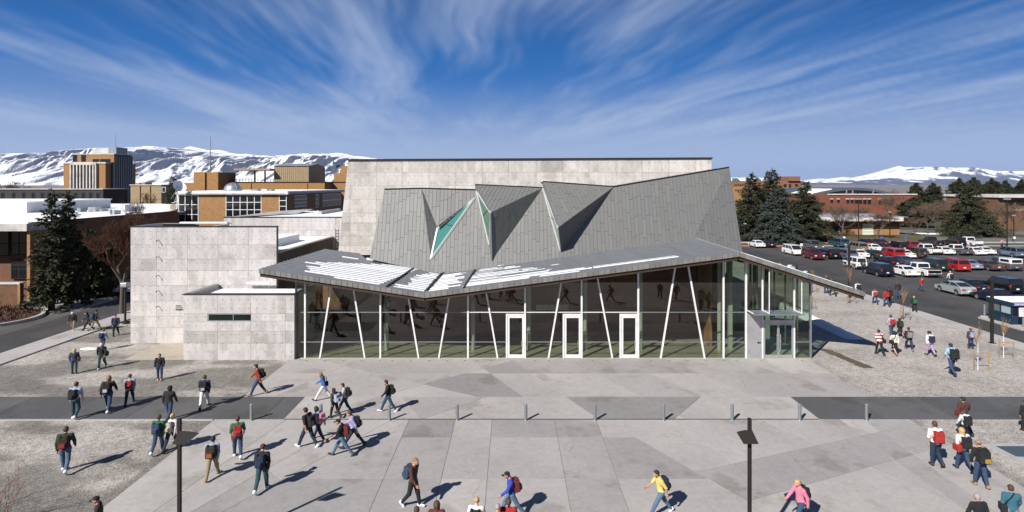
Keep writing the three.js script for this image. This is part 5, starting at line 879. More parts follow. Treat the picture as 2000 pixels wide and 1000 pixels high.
for (const c of cars) {
  const q = KIND[c.kind], g = carParts(c.kind), p = paintOf(c.color, PAINT[c.color], c.color === 'white' ? 0 : .25), t = thing(cname[c.kind], c.label, ccat[c.kind], [c.x, .006, c.z], c.turn + rr(-.025, .025), c.o.group === null ? undefined : 'cars in the parking lot');
  const w = (z, x) => { const wh = part('wheel', wheelG, mTyre, t); wh.position.set(x, .33, z); part('rim', rimG, mRim, wh); };
  part('body', g.body, p, t); part('cabin', g.cabin, c.o.cabin ? paintOf(c.o.cabin, PAINT[c.o.cabin], 0) : p, t);
  for (const [n, gg] of g.glass) part(n, gg, mCarGlass, t);
  for (const s of [1, -1]) { w(q.wb, s * (q.W / 2 - .13)); w(-q.wb, s * (q.W / 2 - .13)); }
  for (const l of g.lamps) part('headlight', l, mLamp, t); for (const l of g.tails) part('tail_light', l, mTail, t);
  part('number_plate', g.plate, mPlate, t); for (const b of g.bumpers) part('bumper', b, c.kind === 'pickup' || c.kind === 'jeep' ? mTrim : p, t); for (const m of g.mirrors) part('wing_mirror', m, mTrim, t);
  if (q.bed && !c.o.shell) { part('bed_liner', new THREE.BoxGeometry(q.W - .3, .012, 1.95), mTrim, t).position.set(0, 1.088, -1.62); }
  if (q.bed) part('tailgate', new RoundedBoxGeometry(q.W - .34, .40, .05, 2, .015), c.o.gate ? paintOf(c.o.gate, PAINT[c.o.gate]) : p, t).position.set(0, .84, -q.L / 2 - .02);
  if (c.o.shell) { const s = part('canopy', new RoundedBoxGeometry(q.W - .1, .74, 2.1, 3, .1), paintOf(c.o.shell, PAINT[c.o.shell], 0), t); s.position.set(0, 1.44, -1.62); for (const x of [1, -1]) part('side_window', new THREE.BoxGeometry(.012, .36, 1.5), mCarGlass, s).position.set(x * (q.W / 2 - .045), .04, 0); part('rear_window', new THREE.BoxGeometry(1.4, .44, .012), mCarGlass, s).position.set(0, .02, -1.052); }
  if (q.jeep) { const s = part('spare_wheel', wheelG, mTyre, t); s.rotation.y = Math.PI / 2; s.position.set(0, 1.0, -q.L / 2 - .08); part('rim', rimG, mRim, s); for (const x of [1, -1]) for (const z of [q.wb, -q.wb]) part('fender', new RoundedBoxGeometry(.26, .07, 1.0, 2, .03), mTrim, t).position.set(x * (q.W / 2 + .06), .78, z); }
}

// ---------- street furniture ----------
{
  const g = new THREE.CylinderGeometry(.083, .083, .84, 16).translate(0, .42, 0), capG = new THREE.SphereGeometry(.083, 16, 6, 0, 6.3, 0, Math.PI / 2).scale(1, .25, 1).translate(0, .84, 0), ringG = new THREE.CylinderGeometry(.1, .11, .02, 16).translate(0, .01, 0);
  const where = ['leftmost, beside the dark paving band', 'second from the left, behind the walking group', 'third from the left, below the boy in black', 'fourth from the left', 'fifth from the left, below the middle door', 'sixth from the left', 'seventh from the left, below the dark triangular slab', 'eighth from the left, behind the right lamp post', 'ninth from the left, where the right dark band begins', 'rightmost, inside the right dark band'];
  [491, 627, 760.5, 893, 1027, 1162, 1296, 1430, 1562, 1692.5].forEach((px, i) => { const p = gnd(px, 821.5), b = thing('bollard', 'round steel bollard, ' + where[i], 'bollard', [p.x, .022, p.z], 0, 'row of bollards across the plaza'); part('post', g, M.steel, b); part('cap', capG, M.alu, b); part('base_ring', ringG, M.steel, b); });
}
function plazaLamp(label, px, yTop, d, flip) { // square post with a folded metal shade
  const x = PX(px, d), h = PY(yTop, d), t = thing('lamp_post', label, 'lamp post', [x, 0, -d]);
  obj('post', box(x - .052, x + .052, 0, h, -d - .052, -d + .052), M.bronze, t); obj('base_plate', box(x - .2, x + .2, .02, .05, -d - .2, -d + .2), M.bronze, t);
  const y = PY(850, d), pts = (flip ? [[-.47, .15], [-.20, .20], [.05, .20], [.19, -.17], [-.30, -.17]] : [[.06, .18], [.38, .17], [.72, .12], [.33, -.19], [-.09, -.17]]).map(q => V3(x + q[0], y + q[1], -d + .10 + (.2 - q[1]) * .5)).reverse();
  const mid = pts.reduce((s, q) => s.add(q), V3()).multiplyScalar(.2).add(V3(0, .05, -.3));
  obj('lamp_shade', [slab(pts, V3(0, 0, -.025)), ...pts.map((p, i) => face([p.clone().add(V3(0, 0, -.026)), mid, pts[(i + 1) % 5].clone().add(V3(0, 0, -.026))]))], M.bronze, t);
}
plazaLamp('dark square lamp post with folded metal shade at the left of the plaza', 350.5, 817, 19.9, false);
plazaLamp('dark square lamp post with folded metal shade at the right of the plaza', 1464, 817, 19.9, true);
{ const d = 54.2, x = PX(244.5, d), t = thing('lamp_post', 'black lamp post with a boxy silver head beside the left sidewalk', 'lamp post', [x, 0, -d]); obj('post', rod(V3(x, 0, -d), V3(x, PY(561, d), -d), .10, .08, 10), M.black, t); obj('base_plate', box(x - .3, x + .3, .1, .2, -d - .3, -d + .3), M.black, t); obj('lamp_head', new RoundedBoxGeometry(.62, .42, .62, 3, .1).translate(x, PY(556, d), -d), M.alu, t); }
for (const [px, yT, d, l] of [[1677, 389, 122.5, 'tall parking lamp post before the tan brick building'], [1967, 389, 115, 'tall parking lamp post beside the light blue minivan'], [1980, 421, 132, 'small lamp post on the far pavement at the right'], [1738, 414, 140, 'thin dark lamp post at the end of the tan building'], [1455, 437, 132, 'thin lamp post beside the leftmost fir']]) { const x = PX(px, d), h = PY(yT, d), t = thing('lamp_post', l, 'lamp post', [x, 0, -d]); obj('post', rod(V3(x, 0, -d), V3(x, h - .1, -d), .12, .09, 8), M.bronze, t); obj('lamp_head', new RoundedBoxGeometry(d < 125 ? 1.1 : .5, .28, .6, 2, .06).translate(x, h, -d), M.alu, t); }
for (const [px, yT, yB, l] of [[1937.5, 545, 670, 'dark thin post beside the information booth'], [1658.5, 478, 581, 'dark thin post beside the sapling at the kerb']]) { const d = gd(yB), x = PX(px, d), t = thing('lamp_post', l, 'lamp post', [x, 0, -d]); obj('post', box(x - .09, x + .09, 0, PY(yT, d), -d - .09, -d + .09), M.bronze, t); obj('base_plate', box(x - .2, x + .2, 0, .03, -d - .2, -d + .2), M.bronze, t); }
for (const [px, yT, yB, m, l] of [[1648.5, 462, 470, 'w', 'small white sign below the bare tree'], [1565, 475.5, 484, 'w', 'small white sign by the firs'], [1722, 461.5, 470, 'b', 'small blue sign, leftmost of three beside the lot'], [1769, 461, 470, 'b', 'small blue sign, middle one of three beside the lot'], [1886.5, 461, 470, 'b', 'small blue sign, rightmost of three beside the lot'], [1981, 462, 472, 'w', 'white sign on the far pavement at the right']]) { const d = gd(yB + 3), x = PX(px, d), t = thing('road_sign', l, 'sign', [x, 0, -d]); obj('post', rod(V3(x, 0, -d), V3(x, PY(yT, d), -d), .04), M.steel, t); obj('sign_panel', box(x - .25, x + .25, PY(yT + 4.5, d), PY(yT, d), -d + .06, -d + .04), m === 'w' ? M.white : std([.03, .08, .36]), t); }
// staked saplings
function sapling(label, px, yT, yB, w, wrap) {
  const d = gd(yB), x = PX(px, d), h = PY(yT, d), k = d / F, t = thing('young_tree', label, 'sapling', [x, 0, -d]), hs = Math.min(1.25, h * .62), a = w * k;
  obj('trunk', rod(V3(x, 0, -d), V3(x, h * .55, -d), .035, .02, 6), wrap ? M.white : M.bark, t);
  const tw = []; const g = (p, dir, l, r, n) => { const e = p.clone().addScaledVector(dir, l); tw.push(rod(p, e, r, r * .6, 3, true)); if (n) for (let i = 0; i < 3; i++) g(p.clone().lerp(e, rr(.3, 1)), dir.clone().add(V3(rr(-.5, .5), rr(.1, .4), rr(-.5, .5))).normalize(), l * .55, r * .6, n - 1); };
  for (let i = 0; i < 9; i++) g(V3(x, h * rr(.42, .6), -d), V3(rr(-.35, .35), 1, rr(-.35, .35)).normalize(), h * rr(.18, .3), .014, 2);
  obj('crown', tw, std([.30, .19, .11], { roughness: 1 }), t);
  for (const [dx, dz] of [[-a, .25], [a, .3], [.1, -.5]]) obj('stake', rod(V3(x + dx, 0, -d + dz), V3(x + dx, hs, -d + dz), .032, .03, 6), M.stake, t);
  obj('crossbar', bar(V3(x - a, hs - .08, -d + .25), V3(x + a, hs - .08, -d + .3), .05, .07), M.stake, t);
}
sapling('young staked tree beside the group at the kerb', 1764, 556, 624, 8.5);
sapling('young tree with white wrapped trunk between two yellow stakes', 1910, 625, 722, 14, true);
sapling('young tree with white wrapped trunk in front of the information booth', 1960, 610, 699, 13, true);
sapling('young staked tree below the tip of the canopy', 1660, 505, 592, 8);
sapling('young staked tree right behind the glass corner', 1587, 528, 571, 5);
sapling('low staked tree beside the glass corner', 1586, 575, 604, 4);
{ // information booth
  const x0 = 44, x1 = 49, z0 = -53.2, z1 = -55.8, blue = std([.006, .026, .05], { roughness: .5 }), t = thing('information_booth', 'dark blue information booth with flat white roof beside the road', 'booth', [46.4, 0, -54.5]);
  struct('kerb', box(x0 - .5, x1 + 3, 0, .14, z0 + 1.6, z1 - .6), M.kerb);
  const h = 1.78, wy = .95; obj('wall', [box(x0, x1, .14, wy, z0, z1)], blue, t);
  for (const [x, z] of [[x0 + .06, z0 - .06], [x1 - .06, z0 - .06], [x0 + .06, z1 + .06], [x1 - .06, z1 + .06], [x0 + .06, z0 - 1.25]]) obj('corner_post', box(x - .06, x + .06, wy, h, z - .06, z + .06), blue, t);
  obj('inner_wall', box(x0 + 1.3, x1 - .2, wy, h, z0 - .3, z1 + .2), std([.03, .035, .035]), t);
  obj('roof', box(x0 - .12, x1 + .4, h, h + .34, z0 + .12, z1 - .15), blue, t); obj('roof_snow', box(x0 - .09, x1 + .35, h + .341, h + .37, z0 + .09, z1 - .1), M.snow, t);
  obj('window', box(x0 + .02, x0 + .04, wy + .08, h - .06, z0 - .14, z0 - 1.16), std([.30, .38, .40], { roughness: .15 }), t); obj('window', box(x0 + .02, x0 + .04, wy + .08, h - .06, z0 - 1.35, z1 + .14), std([.10, .13, .13], { roughness: .15 }), t);
  obj('window', box(x0 + .14, x1 - .14, wy + .08, h - .06, z0 - .03, z0 - .05), M.winDark, t);
  const font = await new FontLoader().loadAsync('fonts/droid/droid_sans_bold.typeface.json'), sb = obj('sign_board', box(x0 + .0, x1 + .4, h + .02, h + .32, z0 + .15, z0 + .125), std([.02, .06, .24], { roughness: .5 }), t);
  obj('lettering', new TextGeometry('INFORMATION', { font, size: .19, depth: .01, curveSegments: 2 }).translate(x0 + .12, h + .075, z0 + .151), M.white, sb);
  { const x = 44.35, z = -52.4, n = thing('notice_sign', 'white notice board on a grey post in front of the information booth', 'sign', [x, 0, z]); obj('post', rod(V3(x, 0, z), V3(x, 1.3, z), .09, .09, 10), M.steel, n); const p = obj('sign_panel', box(x - .48, x + .48, 1.05, 1.82, z + .1, z + .14), M.white, n); obj('lettering', [.60, .40, .20].flatMap((y, i) => { const o = []; let q = -.30 + .08 * i; while (q < .30 - .06 * i) { const w = rr(.04, .09); o.push(box(x + q, x + q + w, 1.05 + y, 1.10 + y, z + .14, z + .145)); q += w + .02; } return o; }), M.steel, p); }
  { const b = gnd(1923, 621), n = thing('bollard', 'thick grey guard post on a round concrete foot left of the information booth', 'bollard', [b.x, 0, b.z]); obj('post', rod(V3(b.x, .15, b.z), V3(b.x, 1.25, b.z), .1, .1, 14), M.steel, n); obj('foot', new THREE.CylinderGeometry(.33, .36, .18, 18).translate(b.x, .09, b.z), M.kerb, n); }
}
// snow left in the shade of the canopy, small snow remains, damp strip under the dripping roof edge
{ const g = grid(26.9, 28.5, -48.6, -66, 14, 70, (x, z) => { const u = (x - 26.9) / 1.6, v = (-z - 48.6) / 17.4; return .34 * Math.sin(Math.PI * Math.min(1, Math.max(0, u))) * Math.sqrt(Math.min(1, v * 5)) * (1 + .4 * nz(x * 1.2, z * .8)) - .02; }); tag(obj('snow_bank', g, M.snow), 'long low bank of old snow lying in the shade of the canopy', 'snow', null, 'stuff'); }
{ const p = gnd(174, 681), g = grid(p.x - .75, p.x + .75, p.z + .4, p.z - .4, 16, 8, (x, z) => .07 * (1 - ((x - p.x) / .75) ** 2 - ((z - p.z) / .4) ** 2) * (1 + nz(x * 3, z * 3)) - .01); tag(obj('snow_patch', g, M.snow), 'small patch of snow on the gravel left of the concrete boxes', 'snow', null, 'stuff'); }
{ const p = gnd(1660, 465), g = grid(68, 84, -123.5, -127.8, 30, 8, (x, z) => .12 * (.6 + nz(x * .5, z * .7)) * Math.sin(Math.PI * Math.min(1, Math.max(0, (-z - 123.5) / 4.3)))); tag(obj('snow_patch', g, M.snow), 'strip of snow behind the teal minivan', 'snow', null, 'stuff'); }
{ const g = grid(102, 122, -150.5, -156, 24, 8, (x, z) => .2 * (.5 + nz(x * .3, z * .5)) * Math.sin(Math.PI * Math.min(1, Math.max(0, (-z - 150.5) / 5.5)))); tag(obj('snow_patch', g, M.snow), 'snow on the lawn at the right edge behind the lot', 'snow', null, 'stuff'); }
{ const a = gnd(1606, 681), b = gnd(1697, 719), n = 24, pts = []; for (let i = 0; i <= n; i++) { const c = a.clone().lerp(b, i / n), w = .55 * (1 + .5 * nz(i * .5, 1.2)) * Math.min(1, i * .4 + .3); pts.push([c, w]); } const up = pts.map(([c, w]) => V3(c.x + w * .7, .008, c.z)), lo = pts.map(([c, w]) => V3(c.x - w * .7, .008, c.z)).reverse(); struct('damp_strip', face([...up, ...lo]), std([.13, .105, .065], { map: tGravel, roughness: .9 })); }
{ const c = [gnd(1945, 873), gnd(2010, 873), gnd(2040, 895), gnd(1985, 893)]; const h = thing('access_hatch', 'blue-grey metal hatch set in pale concrete at the right edge', 'hatch', [c[0].x, 0, c[0].z]); obj('frame', slab([gnd(1920, 868), gnd(2060, 868), gnd(2080, 912), gnd(1998, 910)].map(p => p.setY(.03)), V3(0, -.04, 0)), M.kerb, h); obj('plate', slab(c.map(p => p.setY(.045)), V3(0, -.02, 0)), std([.055, .08, .10], { roughness: .6 }), h); }
// ---------- people ----------
// a body is a set of tapered capsules joined smoothly and meshed as one surface
function cap(p, a, b, ra, rb) { const bx = b[0] - a[0], by = b[1] - a[1], bz = b[2] - a[2], px = p[0] - a[0], py = p[1] - a[1], pz = p[2] - a[2], L = bx * bx + by * by + bz * bz; const t = L ? Math.max(0, Math.min(1, (px * bx + py * by + pz * bz) / L)) : 0; const dx = px - bx * t, dy = py - by * t, dz = pz - bz * t; return Math.sqrt(dx * dx + dy * dy + dz * dz) - lerp(ra, rb, t); }
const smin = (a, b, k) => { const h = Math.max(k - Math.abs(a - b), 0) / k; return Math.min(a, b) - h * h * k * .25; };
const ell = (p, c, r) => { const x = (p[0] - c[0]) / r[0], y = (p[1] - c[1]) / r[1], z = (p[2] - c[2]) / r[2], k = Math.hypot(x, y, z); return (k - 1) * Math.min(...r); };
function nets(f, lo, hi, h) { // surface nets on a regular grid
  const n = [0, 1, 2].map(i => Math.ceil((hi[i] - lo[i]) / h) + 1), [nx, ny, nzz] = n, v = new Float32Array(nx * ny * nzz), q = [0, 0, 0]; let o = 0;
  for (let k = 0; k < nzz; k++) for (let j = 0; j < ny; j++) for (let i = 0; i < nx; i++) { q[0] = lo[0] + i * h; q[1] = lo[1] + j * h; q[2] = lo[2] + k * h; v[o++] = f(q); }
  const I = (i, j, k) => (k * ny + j) * nx + i, vid = new Int32Array(nx * ny * nzz).fill(-1), pos = [], idx = [];
  for (let k = 0; k + 1 < nzz; k++) for (let j = 0; j + 1 < ny; j++) for (let i = 0; i + 1 < nx; i++) {
    let m = 0, sx = 0, sy = 0, sz = 0, c = 0; const val = [];
    for (let e = 0; e < 8; e++) { const w = v[I(i + (e & 1), j + (e >> 1 & 1), k + (e >> 2))]; val.push(w); if (w < 0) m |= 1 << e; }
    if (m === 0 || m === 255) continue;
    for (let a = 0; a < 8; a++) for (const bit of [1, 2, 4]) { const b = a | bit; if (a & bit || (val[a] < 0) === (val[b] < 0)) continue; const t = val[a] / (val[a] - val[b]); sx += (a & 1) + (bit === 1 ? t : 0); sy += (a >> 1 & 1) + (bit === 2 ? t : 0); sz += (a >> 2) + (bit === 4 ? t : 0); c++; }
    vid[I(i, j, k)] = pos.length / 3; pos.push(lo[0] + h * (i + sx / c), lo[1] + h * (j + sy / c), lo[2] + h * (k + sz / c));
  }
  const Q = (a, b, c, d, fl) => { if (a < 0 || b < 0 || c < 0 || d < 0) return; fl ? idx.push(a, b, c, a, c, d) : idx.push(a, c, b, a, d, c); };
  for (let k = 1; k + 1 < nzz; k++) for (let j = 1; j + 1 < ny; j++) for (let i = 1; i + 1 < nx; i++) {
    const s = v[I(i, j, k)] < 0;
    if (s !== v[I(i + 1, j, k)] < 0) Q(vid[I(i, j - 1, k - 1)], vid[I(i, j, k - 1)], vid[I(i, j, k)], vid[I(i, j - 1, k)], s);
    if (s !== v[I(i, j + 1, k)] < 0) Q(vid[I(i - 1, j, k - 1)], vid[I(i - 1, j, k)], vid[I(i, j, k)], vid[I(i, j, k - 1)], s);
    if (s !== v[I(i, j, k + 1)] < 0) Q(vid[I(i - 1, j - 1, k)], vid[I(i, j - 1, k)], vid[I(i, j, k)], vid[I(i - 1, j, k)], s);
  }
  const g = new THREE.BufferGeometry(); g.setAttribute('position', new THREE.Float32BufferAttribute(pos, 3)); g.setIndex(idx); g.computeVertexNormals(); return clean(g);
}
const A3 = (a, b) => [a[0] + b[0], a[1] + b[1], a[2] + b[2]], R = d => d * Math.PI / 180;
// hand: palm with four unequal, curled fingers and a thumb leaving its side; hangs down -y, palm facing +x
const handG = nets(p => {
  let d = smin(cap(p, [0, 0, 0], [0, -.035, .012], .022, .026), smin(cap(p, [0, -.03, -.018], [0, -.085, -.024], .017, .014), cap(p, [0, -.03, .016], [0, -.085, .022], .017, .015), .03), .03);
  [[-.028, .058], [-.010, .072], [.008, .078], [.025, .068]].forEach(([z, l]) => { const k = [.008, -.088 - l * .45, z * 1.1], e = [.030, -.088 - l * .85, z * 1.12]; d = smin(d, smin(cap(p, [0, -.084, z], k, .0095, .009), cap(p, k, e, .009, .0075), .006), .008); });
  const t0 = [.006, -.025, .026], t1 = [.020, -.062, .048], t2 = [.030, -.092, .046]; return smin(d, smin(cap(p, t0, t1, .014, .011), cap(p, t1, t2, .011, .009), .008), .012);
}, [-.04, -.19, -.06], [.06, .04, .08], .0062);
// head: skull, jaw, nose, brow, ears, eye sockets; its centre is at the origin, face +z
const headF = p => {
  let d = smin(ell(p, [0, .03, -.012], [.076, .092, .096]), ell(p, [0, -.045, .018], [.056, .072, .070]), .05);
  d = smin(d, cap(p, [0, .008, .086], [0, -.026, .103], .009, .014), .018); d = smin(d, cap(p, [-.035, .028, .075], [.035, .028, .075], .010, .010), .02);
  d = smin(d, cap(p, [-.02, -.062, .078], [.02, -.062, .078], .008, .008), .012);
  for (const s of [-1, 1]) { d = smin(d, ell(p, [s * .078, -.005, -.012], [.012, .030, .020]), .008); d = -smin(-d, ell(p, [s * .031, .006, .094], [.016, .011, .016]), .01); }
  return d;
};
const headG = nets(headF, [-.11, -.14, -.13], [.11, .14, .13], .0105);
const eyeG = clean(new THREE.SphereGeometry(.0125, 8, 6));
const HAIR = {
  short: p => Math.max(smin(ell(p, [0, .038, -.018], [.084, .098, .102]), ell(p, [0, -.03, -.06], [.062, .06, .05]), .04), -ell(p, [0, -.045, .085], [.10, .10, .085])),
  buzz: p => Math.max(ell(p, [0, .034, -.016], [.079, .095, .100]), -ell(p, [0, -.055, .075], [.10, .115, .10])),
  long: p => Math.max(smin(ell(p, [0, .036, -.018], [.090, .100, .106]), smin(cap(p, [0, -.02, -.07], [0, -.26, -.085], .078, .055), smin(cap(p, [-.065, 0, -.02], [-.07, -.20, -.03], .032, .026), cap(p, [.065, 0, -.02], [.07, -.20, -.03], .032, .026), .03), .05), .05), -ell(p, [0, -.06, .095], [.062, .115, .085])),
  pony: p => smin(HAIR.short(p), smin(ell(p, [0, .02, -.115], [.035, .04, .035]), cap(p, [0, .0, -.13], [0, -.13, -.12], .028, .014), .03), .03),
  curly: p => Math.max(ell(p, [0, .035, -.02], [.115, .115, .12]) + .008 * Math.sin(p[0] * 130) * Math.sin(p[1] * 130) * Math.sin(p[2] * 130), -ell(p, [0, -.055, .10], [.075, .095, .085])),
  hood: p => Math.max(smin(ell(p, [0, .03, -.02], [.104, .115, .118]), cap(p, [0, -.1, -.03], [0, -.16, -.03], .09, .11), .06), -ell(p, [0, -.01, .12], [.065, .09, .08])),
};
const hairG = {}; const hairOf = k => hairG[k] ??= nets(HAIR[k], [-.14, -.34, -.20], [.14, .17, .13], .0115);
const capG2 = mergeGeometries([nets(p => Math.max(ell(p, [0, .045, -.012], [.088, .088, .104]), .018 - p[1]), [-.12, -.02, -.14], [.12, .16, .14], .012), clean(new THREE.CylinderGeometry(.078, .082, .012, 16, 1, false, -1.2, 2.4).scale(1, 1, 1.1).translate(0, .026, .085).rotateX(.12))]);
const packF = p => { const q = [Math.abs(p[0]) - .11, Math.abs(p[1]) - .17, Math.abs(p[2]) - .055]; const bx = Math.hypot(...q.map(v => Math.max(v, 0))) + Math.min(Math.max(...q), 0) - .045; const q2 = [Math.abs(p[0]) - .075, Math.abs(p[1] + .07) - .07, Math.abs(p[2] + .11) - .02]; return smin(bx, Math.hypot(...q2.map(v => Math.max(v, 0))) + Math.min(Math.max(...q2), 0) - .03, .02); };
const packG = nets(packF, [-.2, -.27, -.2], [.2, .27, .14], .021), pocketG = clean(new RoundedBoxGeometry(.17, .15, .05, 2, .022).translate(0, -.08, -.152));
const strapG = mergeGeometries([-1, 1].flatMap(s => [[[s * .085, .20, -.10], [s * .11, .255, -.02]], [[s * .11, .255, -.02], [s * .115, .22, .10]], [[s * .115, .22, .10], [s * .125, .02, .165]], [[s * .125, .02, .165], [s * .165, -.12, .05]]].map(([a, b]) => clean(bar(V3(...a), V3(...b), .045, .018, V3(0, 0, 1))))));
const bagG = nets(p => { const q = [Math.abs(p[0]) - .045, Math.abs(p[1]) - .10, Math.abs(p[2]) - .13]; return Math.hypot(...q.map(v => Math.max(v, 0))) + Math.min(Math.max(...q), 0) - .04; }, [-.12, -.18, -.22], [.12, .18, .22], .02);
const soleG = nets(p => Math.max(smin(cap(p, [0, -.03, -.02], [0, -.055, .15], .052, .042), cap(p, [0, 0, -.03], [0, -.04, -.03], .05, .05), .04), -(p[1] + .085)), [-.08, -.11, -.11], [.08, .07, .22], .015);

// poses: angles of thighs, knees, arms and elbows in degrees, lean of the trunk; l and r sides
const POSE = {
  strideA: [26, 6, -20, 12, -22, 14, 24, 22, 4], strideB: [-20, 14, 25, 5, 24, 20, -22, 12, 4], stepA: [14, 4, -12, 26, -12, 10, 14, 18, 3], stepB: [-12, 28, 14, 5, 14, 18, -12, 10, 3],
  wideA: [30, 4, -27, 8, -30, 18, 26, 30, 6], wideB: [-26, 10, 29, 4, 26, 26, -28, 16, 6], passA: [4, 2, 8, 48, -4, 12, 6, 16, 3], stand: [3, 2, -3, 3, 2, 10, 3, 14, 1], standB: [-2, 2, 4, 4, 4, 34, 2, 20, 2], pockets: [10, 4, -9, 12, -12, 46, -12, 46, 3], straps: [15, 4, -13, 20, 12, 118, 10, 118, 3], reach: [10, 4, -8, 12, 4, 14, 42, 30, 4],
};
const figs = {};
function figure(pose, cut) { // cut: 'pants' | 'skirt' | 'shorts', 'long' | 'tee'
  const key = pose + cut.join(); if (figs[key]) return figs[key];
  const [lt, lk, rt, rk, la, le, ra, re, ln] = POSE[pose], f = {}, lean = R(ln), up = (x, y, z) => { const yy = y - .93; return [x, .93 + yy * Math.cos(lean) - z * Math.sin(lean), yy * Math.sin(lean) + z * Math.cos(lean)]; };
  const J = {}, leg = (s, t, k) => { const h = [s * .092, .92, 0], kn = A3(h, [s * .012, -.43 * Math.cos(R(t)), .43 * Math.sin(R(t))]), a = R(t - k), an = A3(kn, [0, -.415 * Math.cos(a), .415 * Math.sin(a)]); return { h, kn, an, pitch: a }; };
  J.l = leg(1, lt, lk); J.r = leg(-1, rt, rk); const low = Math.min(J.l.an[1], J.r.an[1]) - .085; 
  const arm = (s, t, e) => { const sh = up(s * .185, 1.425, 0), ta = R(t), el = A3(sh, [s * .055, -.285 * Math.cos(ta), .285 * Math.sin(ta)]), b = R(t + e), wr = A3(el, [-s * .015, -.25 * Math.cos(b), .25 * Math.sin(b)]); return { sh, el, wr, b }; };
  J.la = arm(1, la, le); J.ra = arm(-1, ra, re);
  const neck = up(0, 1.49, .0), head = up(0, 1.625, .02 + .012 * ln), w = .75;
  const torso = (p, g) => { const q = [p[0], p[1], p[2] * 1.3], Fz = v => [v[0], v[1], v[2] * 1.3]; let d = smin(cap(q, Fz([-.07, .93, -.01]), Fz([.07, .93, -.01]), .105 + g, .105 + g), cap(q, Fz(up(0, 1.0, 0)), Fz(up(0, 1.26, -.01)), .125 + g, .145 + g), .08); d = smin(d, cap(q, Fz(up(-.12, 1.37, -.01)), Fz(up(.12, 1.37, -.01)), .098 + g, .098 + g), .09); return d / 1.1; };
  const arms = (p, g, full) => { let d = 9; for (const a of [J.la, J.ra]) { let e = cap(p, a.sh, a.el, .056 + g, .044 + g); if (full) e = smin(e, cap(p, a.el, a.wr, .043 + g, .031 + g), .03); d = Math.min(d, e); } return d; };
  const legs = (p, g, to) => { let d = 9; for (const l of [J.l, J.r]) { let e = cap(p, l.h, l.kn, .083 + g, .058 + g * .9); e = smin(e, cap(p, l.kn, to ? l.kn.map((v, i) => lerp(v, l.an[i], to)) : l.an, .058 + g * .9, (to ? .05 : .042) + g * 1.05), .04); d = smin(d, e, .03); } return d; };
  const zs = [J.l.an[2], J.r.an[2], J.la.wr[2], J.ra.wr[2], 0], z0 = Math.min(...zs) - .26, z1 = Math.max(...zs) + .26;
  const skin = nets(p => { let d = torso(p, -.02); d = smin(d, cap(p, up(0, 1.42, -.005), neck, .06, .052), .05); d = smin(d, cap(p, neck, head, .052, .05), .03); d = smin(d, arms(p, 0, true), .03); return smin(d, legs(p, -.006), .03); }, [-.36, .0, z0], [.36, 1.74, z1], .026);
  const hand = (a, s) => handG.clone().applyMatrix4(new THREE.Matrix4().makeRotationX(-a.b)).applyMatrix4(new THREE.Matrix4().makeScale(s > 0 ? -1 : 1, 1, 1)).translate(...a.wr);
  const hl = hand(J.la, 1), fixW = g => { const p = g.attributes.position.array, n = g.attributes.normal.array; for (let i = 0; i < p.length; i += 9) for (let k = 0; k < 3; k++) { [p[i + 3 + k], p[i + 6 + k]] = [p[i + 6 + k], p[i + 3 + k]]; [n[i + 3 + k], n[i + 6 + k]] = [n[i + 6 + k], n[i + 3 + k]]; } return g; };
  f.body = mergeGeometries([skin, headG.clone().translate(...head), fixW(hl), hand(J.ra, -1)]);
  const tee = cut[1] === 'tee';
  f.top = nets(p => { const t = Math.max(torso(p, .014), .86 - p[1]); let d = smin(t, arms(p, .014, !tee), .045); if (tee) for (const a of [J.la, J.ra]) d = Math.max(d, -cap(p, a.el.map((v, i) => lerp(a.sh[i], v, .78)), A3(a.wr, [0, -.2, 0]).map((v, i) => lerp(a.sh[i], v, 1.2)), .001, .09)); return Math.max(smin(d, cap(p, up(0, 1.40, -.01), up(0, 1.475, -.012), .088, .066), .04), -cap(p, up(0, 1.50, .02), up(0, 1.7, .06), .05, .1)); }, [-.36, .80, z0], [.36, 1.6, z1], .0215);
  if (cut[0] === 'skirt') f.bottom = nets(p => Math.max(cap([p[0], p[1], p[2] * 1.1], [0, 1.0, 0], [0, .45, 0], .125, .21), p[1] - 1.0, .46 - p[1]), [-.3, .4, -.3], [.3, 1.06, .3], .022);
  else f.bottom = nets(p => Math.max(smin(legs(p, .014, cut[0] === 'shorts' ? .12 : 0), Math.max(torso(p, .006), p[1] - 1.0), .04), p[1] - 1.0), [-.32, .0, z0], [.32, 1.06, z1], .0215);
  f.head = head; f.lean = lean; f.low = low; f.back = up(0, 1.2, -.205); f.shoes = [J.l, J.r].map(l => ({ p: l.an, a: -l.pitch * .9 + (l.pitch < -.1 ? .25 : 0) })); f.hip = [J.la, J.ra];
  return figs[key] = f;
}
const cloth = {}; const CL = { black: [.012, .012, .014], navy: [.012, .02, .05], dblue: [.03, .05, .10], jeans: [.030, .062, .125], djeans: [.015, .032, .062], ljeans: [.085, .15, .24], tealj: [.02, .065, .085], white: [.66, .66, .66], lblue: [.30, .37, .50], blue: [.045, .13, .40], royal: [.03, .06, .38], red: [.34, .02, .018], rust: [.24, .045, .025], maroon: [.14, .02, .02], green: [.012, .13, .055], dgreen: [.02, .035, .014], olive: [.07, .06, .025], brown: [.07, .03, .018], dbrown: [.03, .018, .012], khaki: [.28, .23, .14], beige: [.42, .37, .28], tan: [.30, .22, .13], grey: [.20, .20, .21], lgrey: [.42, .43, .45], pink: [.58, .24, .32], hotpink: [.66, .20, .30], lilac: [.42, .30, .48], lav: [.34, .30, .52], yellow: [.64, .54, .16], orange: [.30, .09, .015], gold: [.36, .22, .03], teal: [.03, .12, .18], ltblue: [.32, .52, .72], cream: [.66, .62, .52] };
const clothOf = k => cloth[k] ??= std(CL[k], { map: tGrain, roughness: .9 });
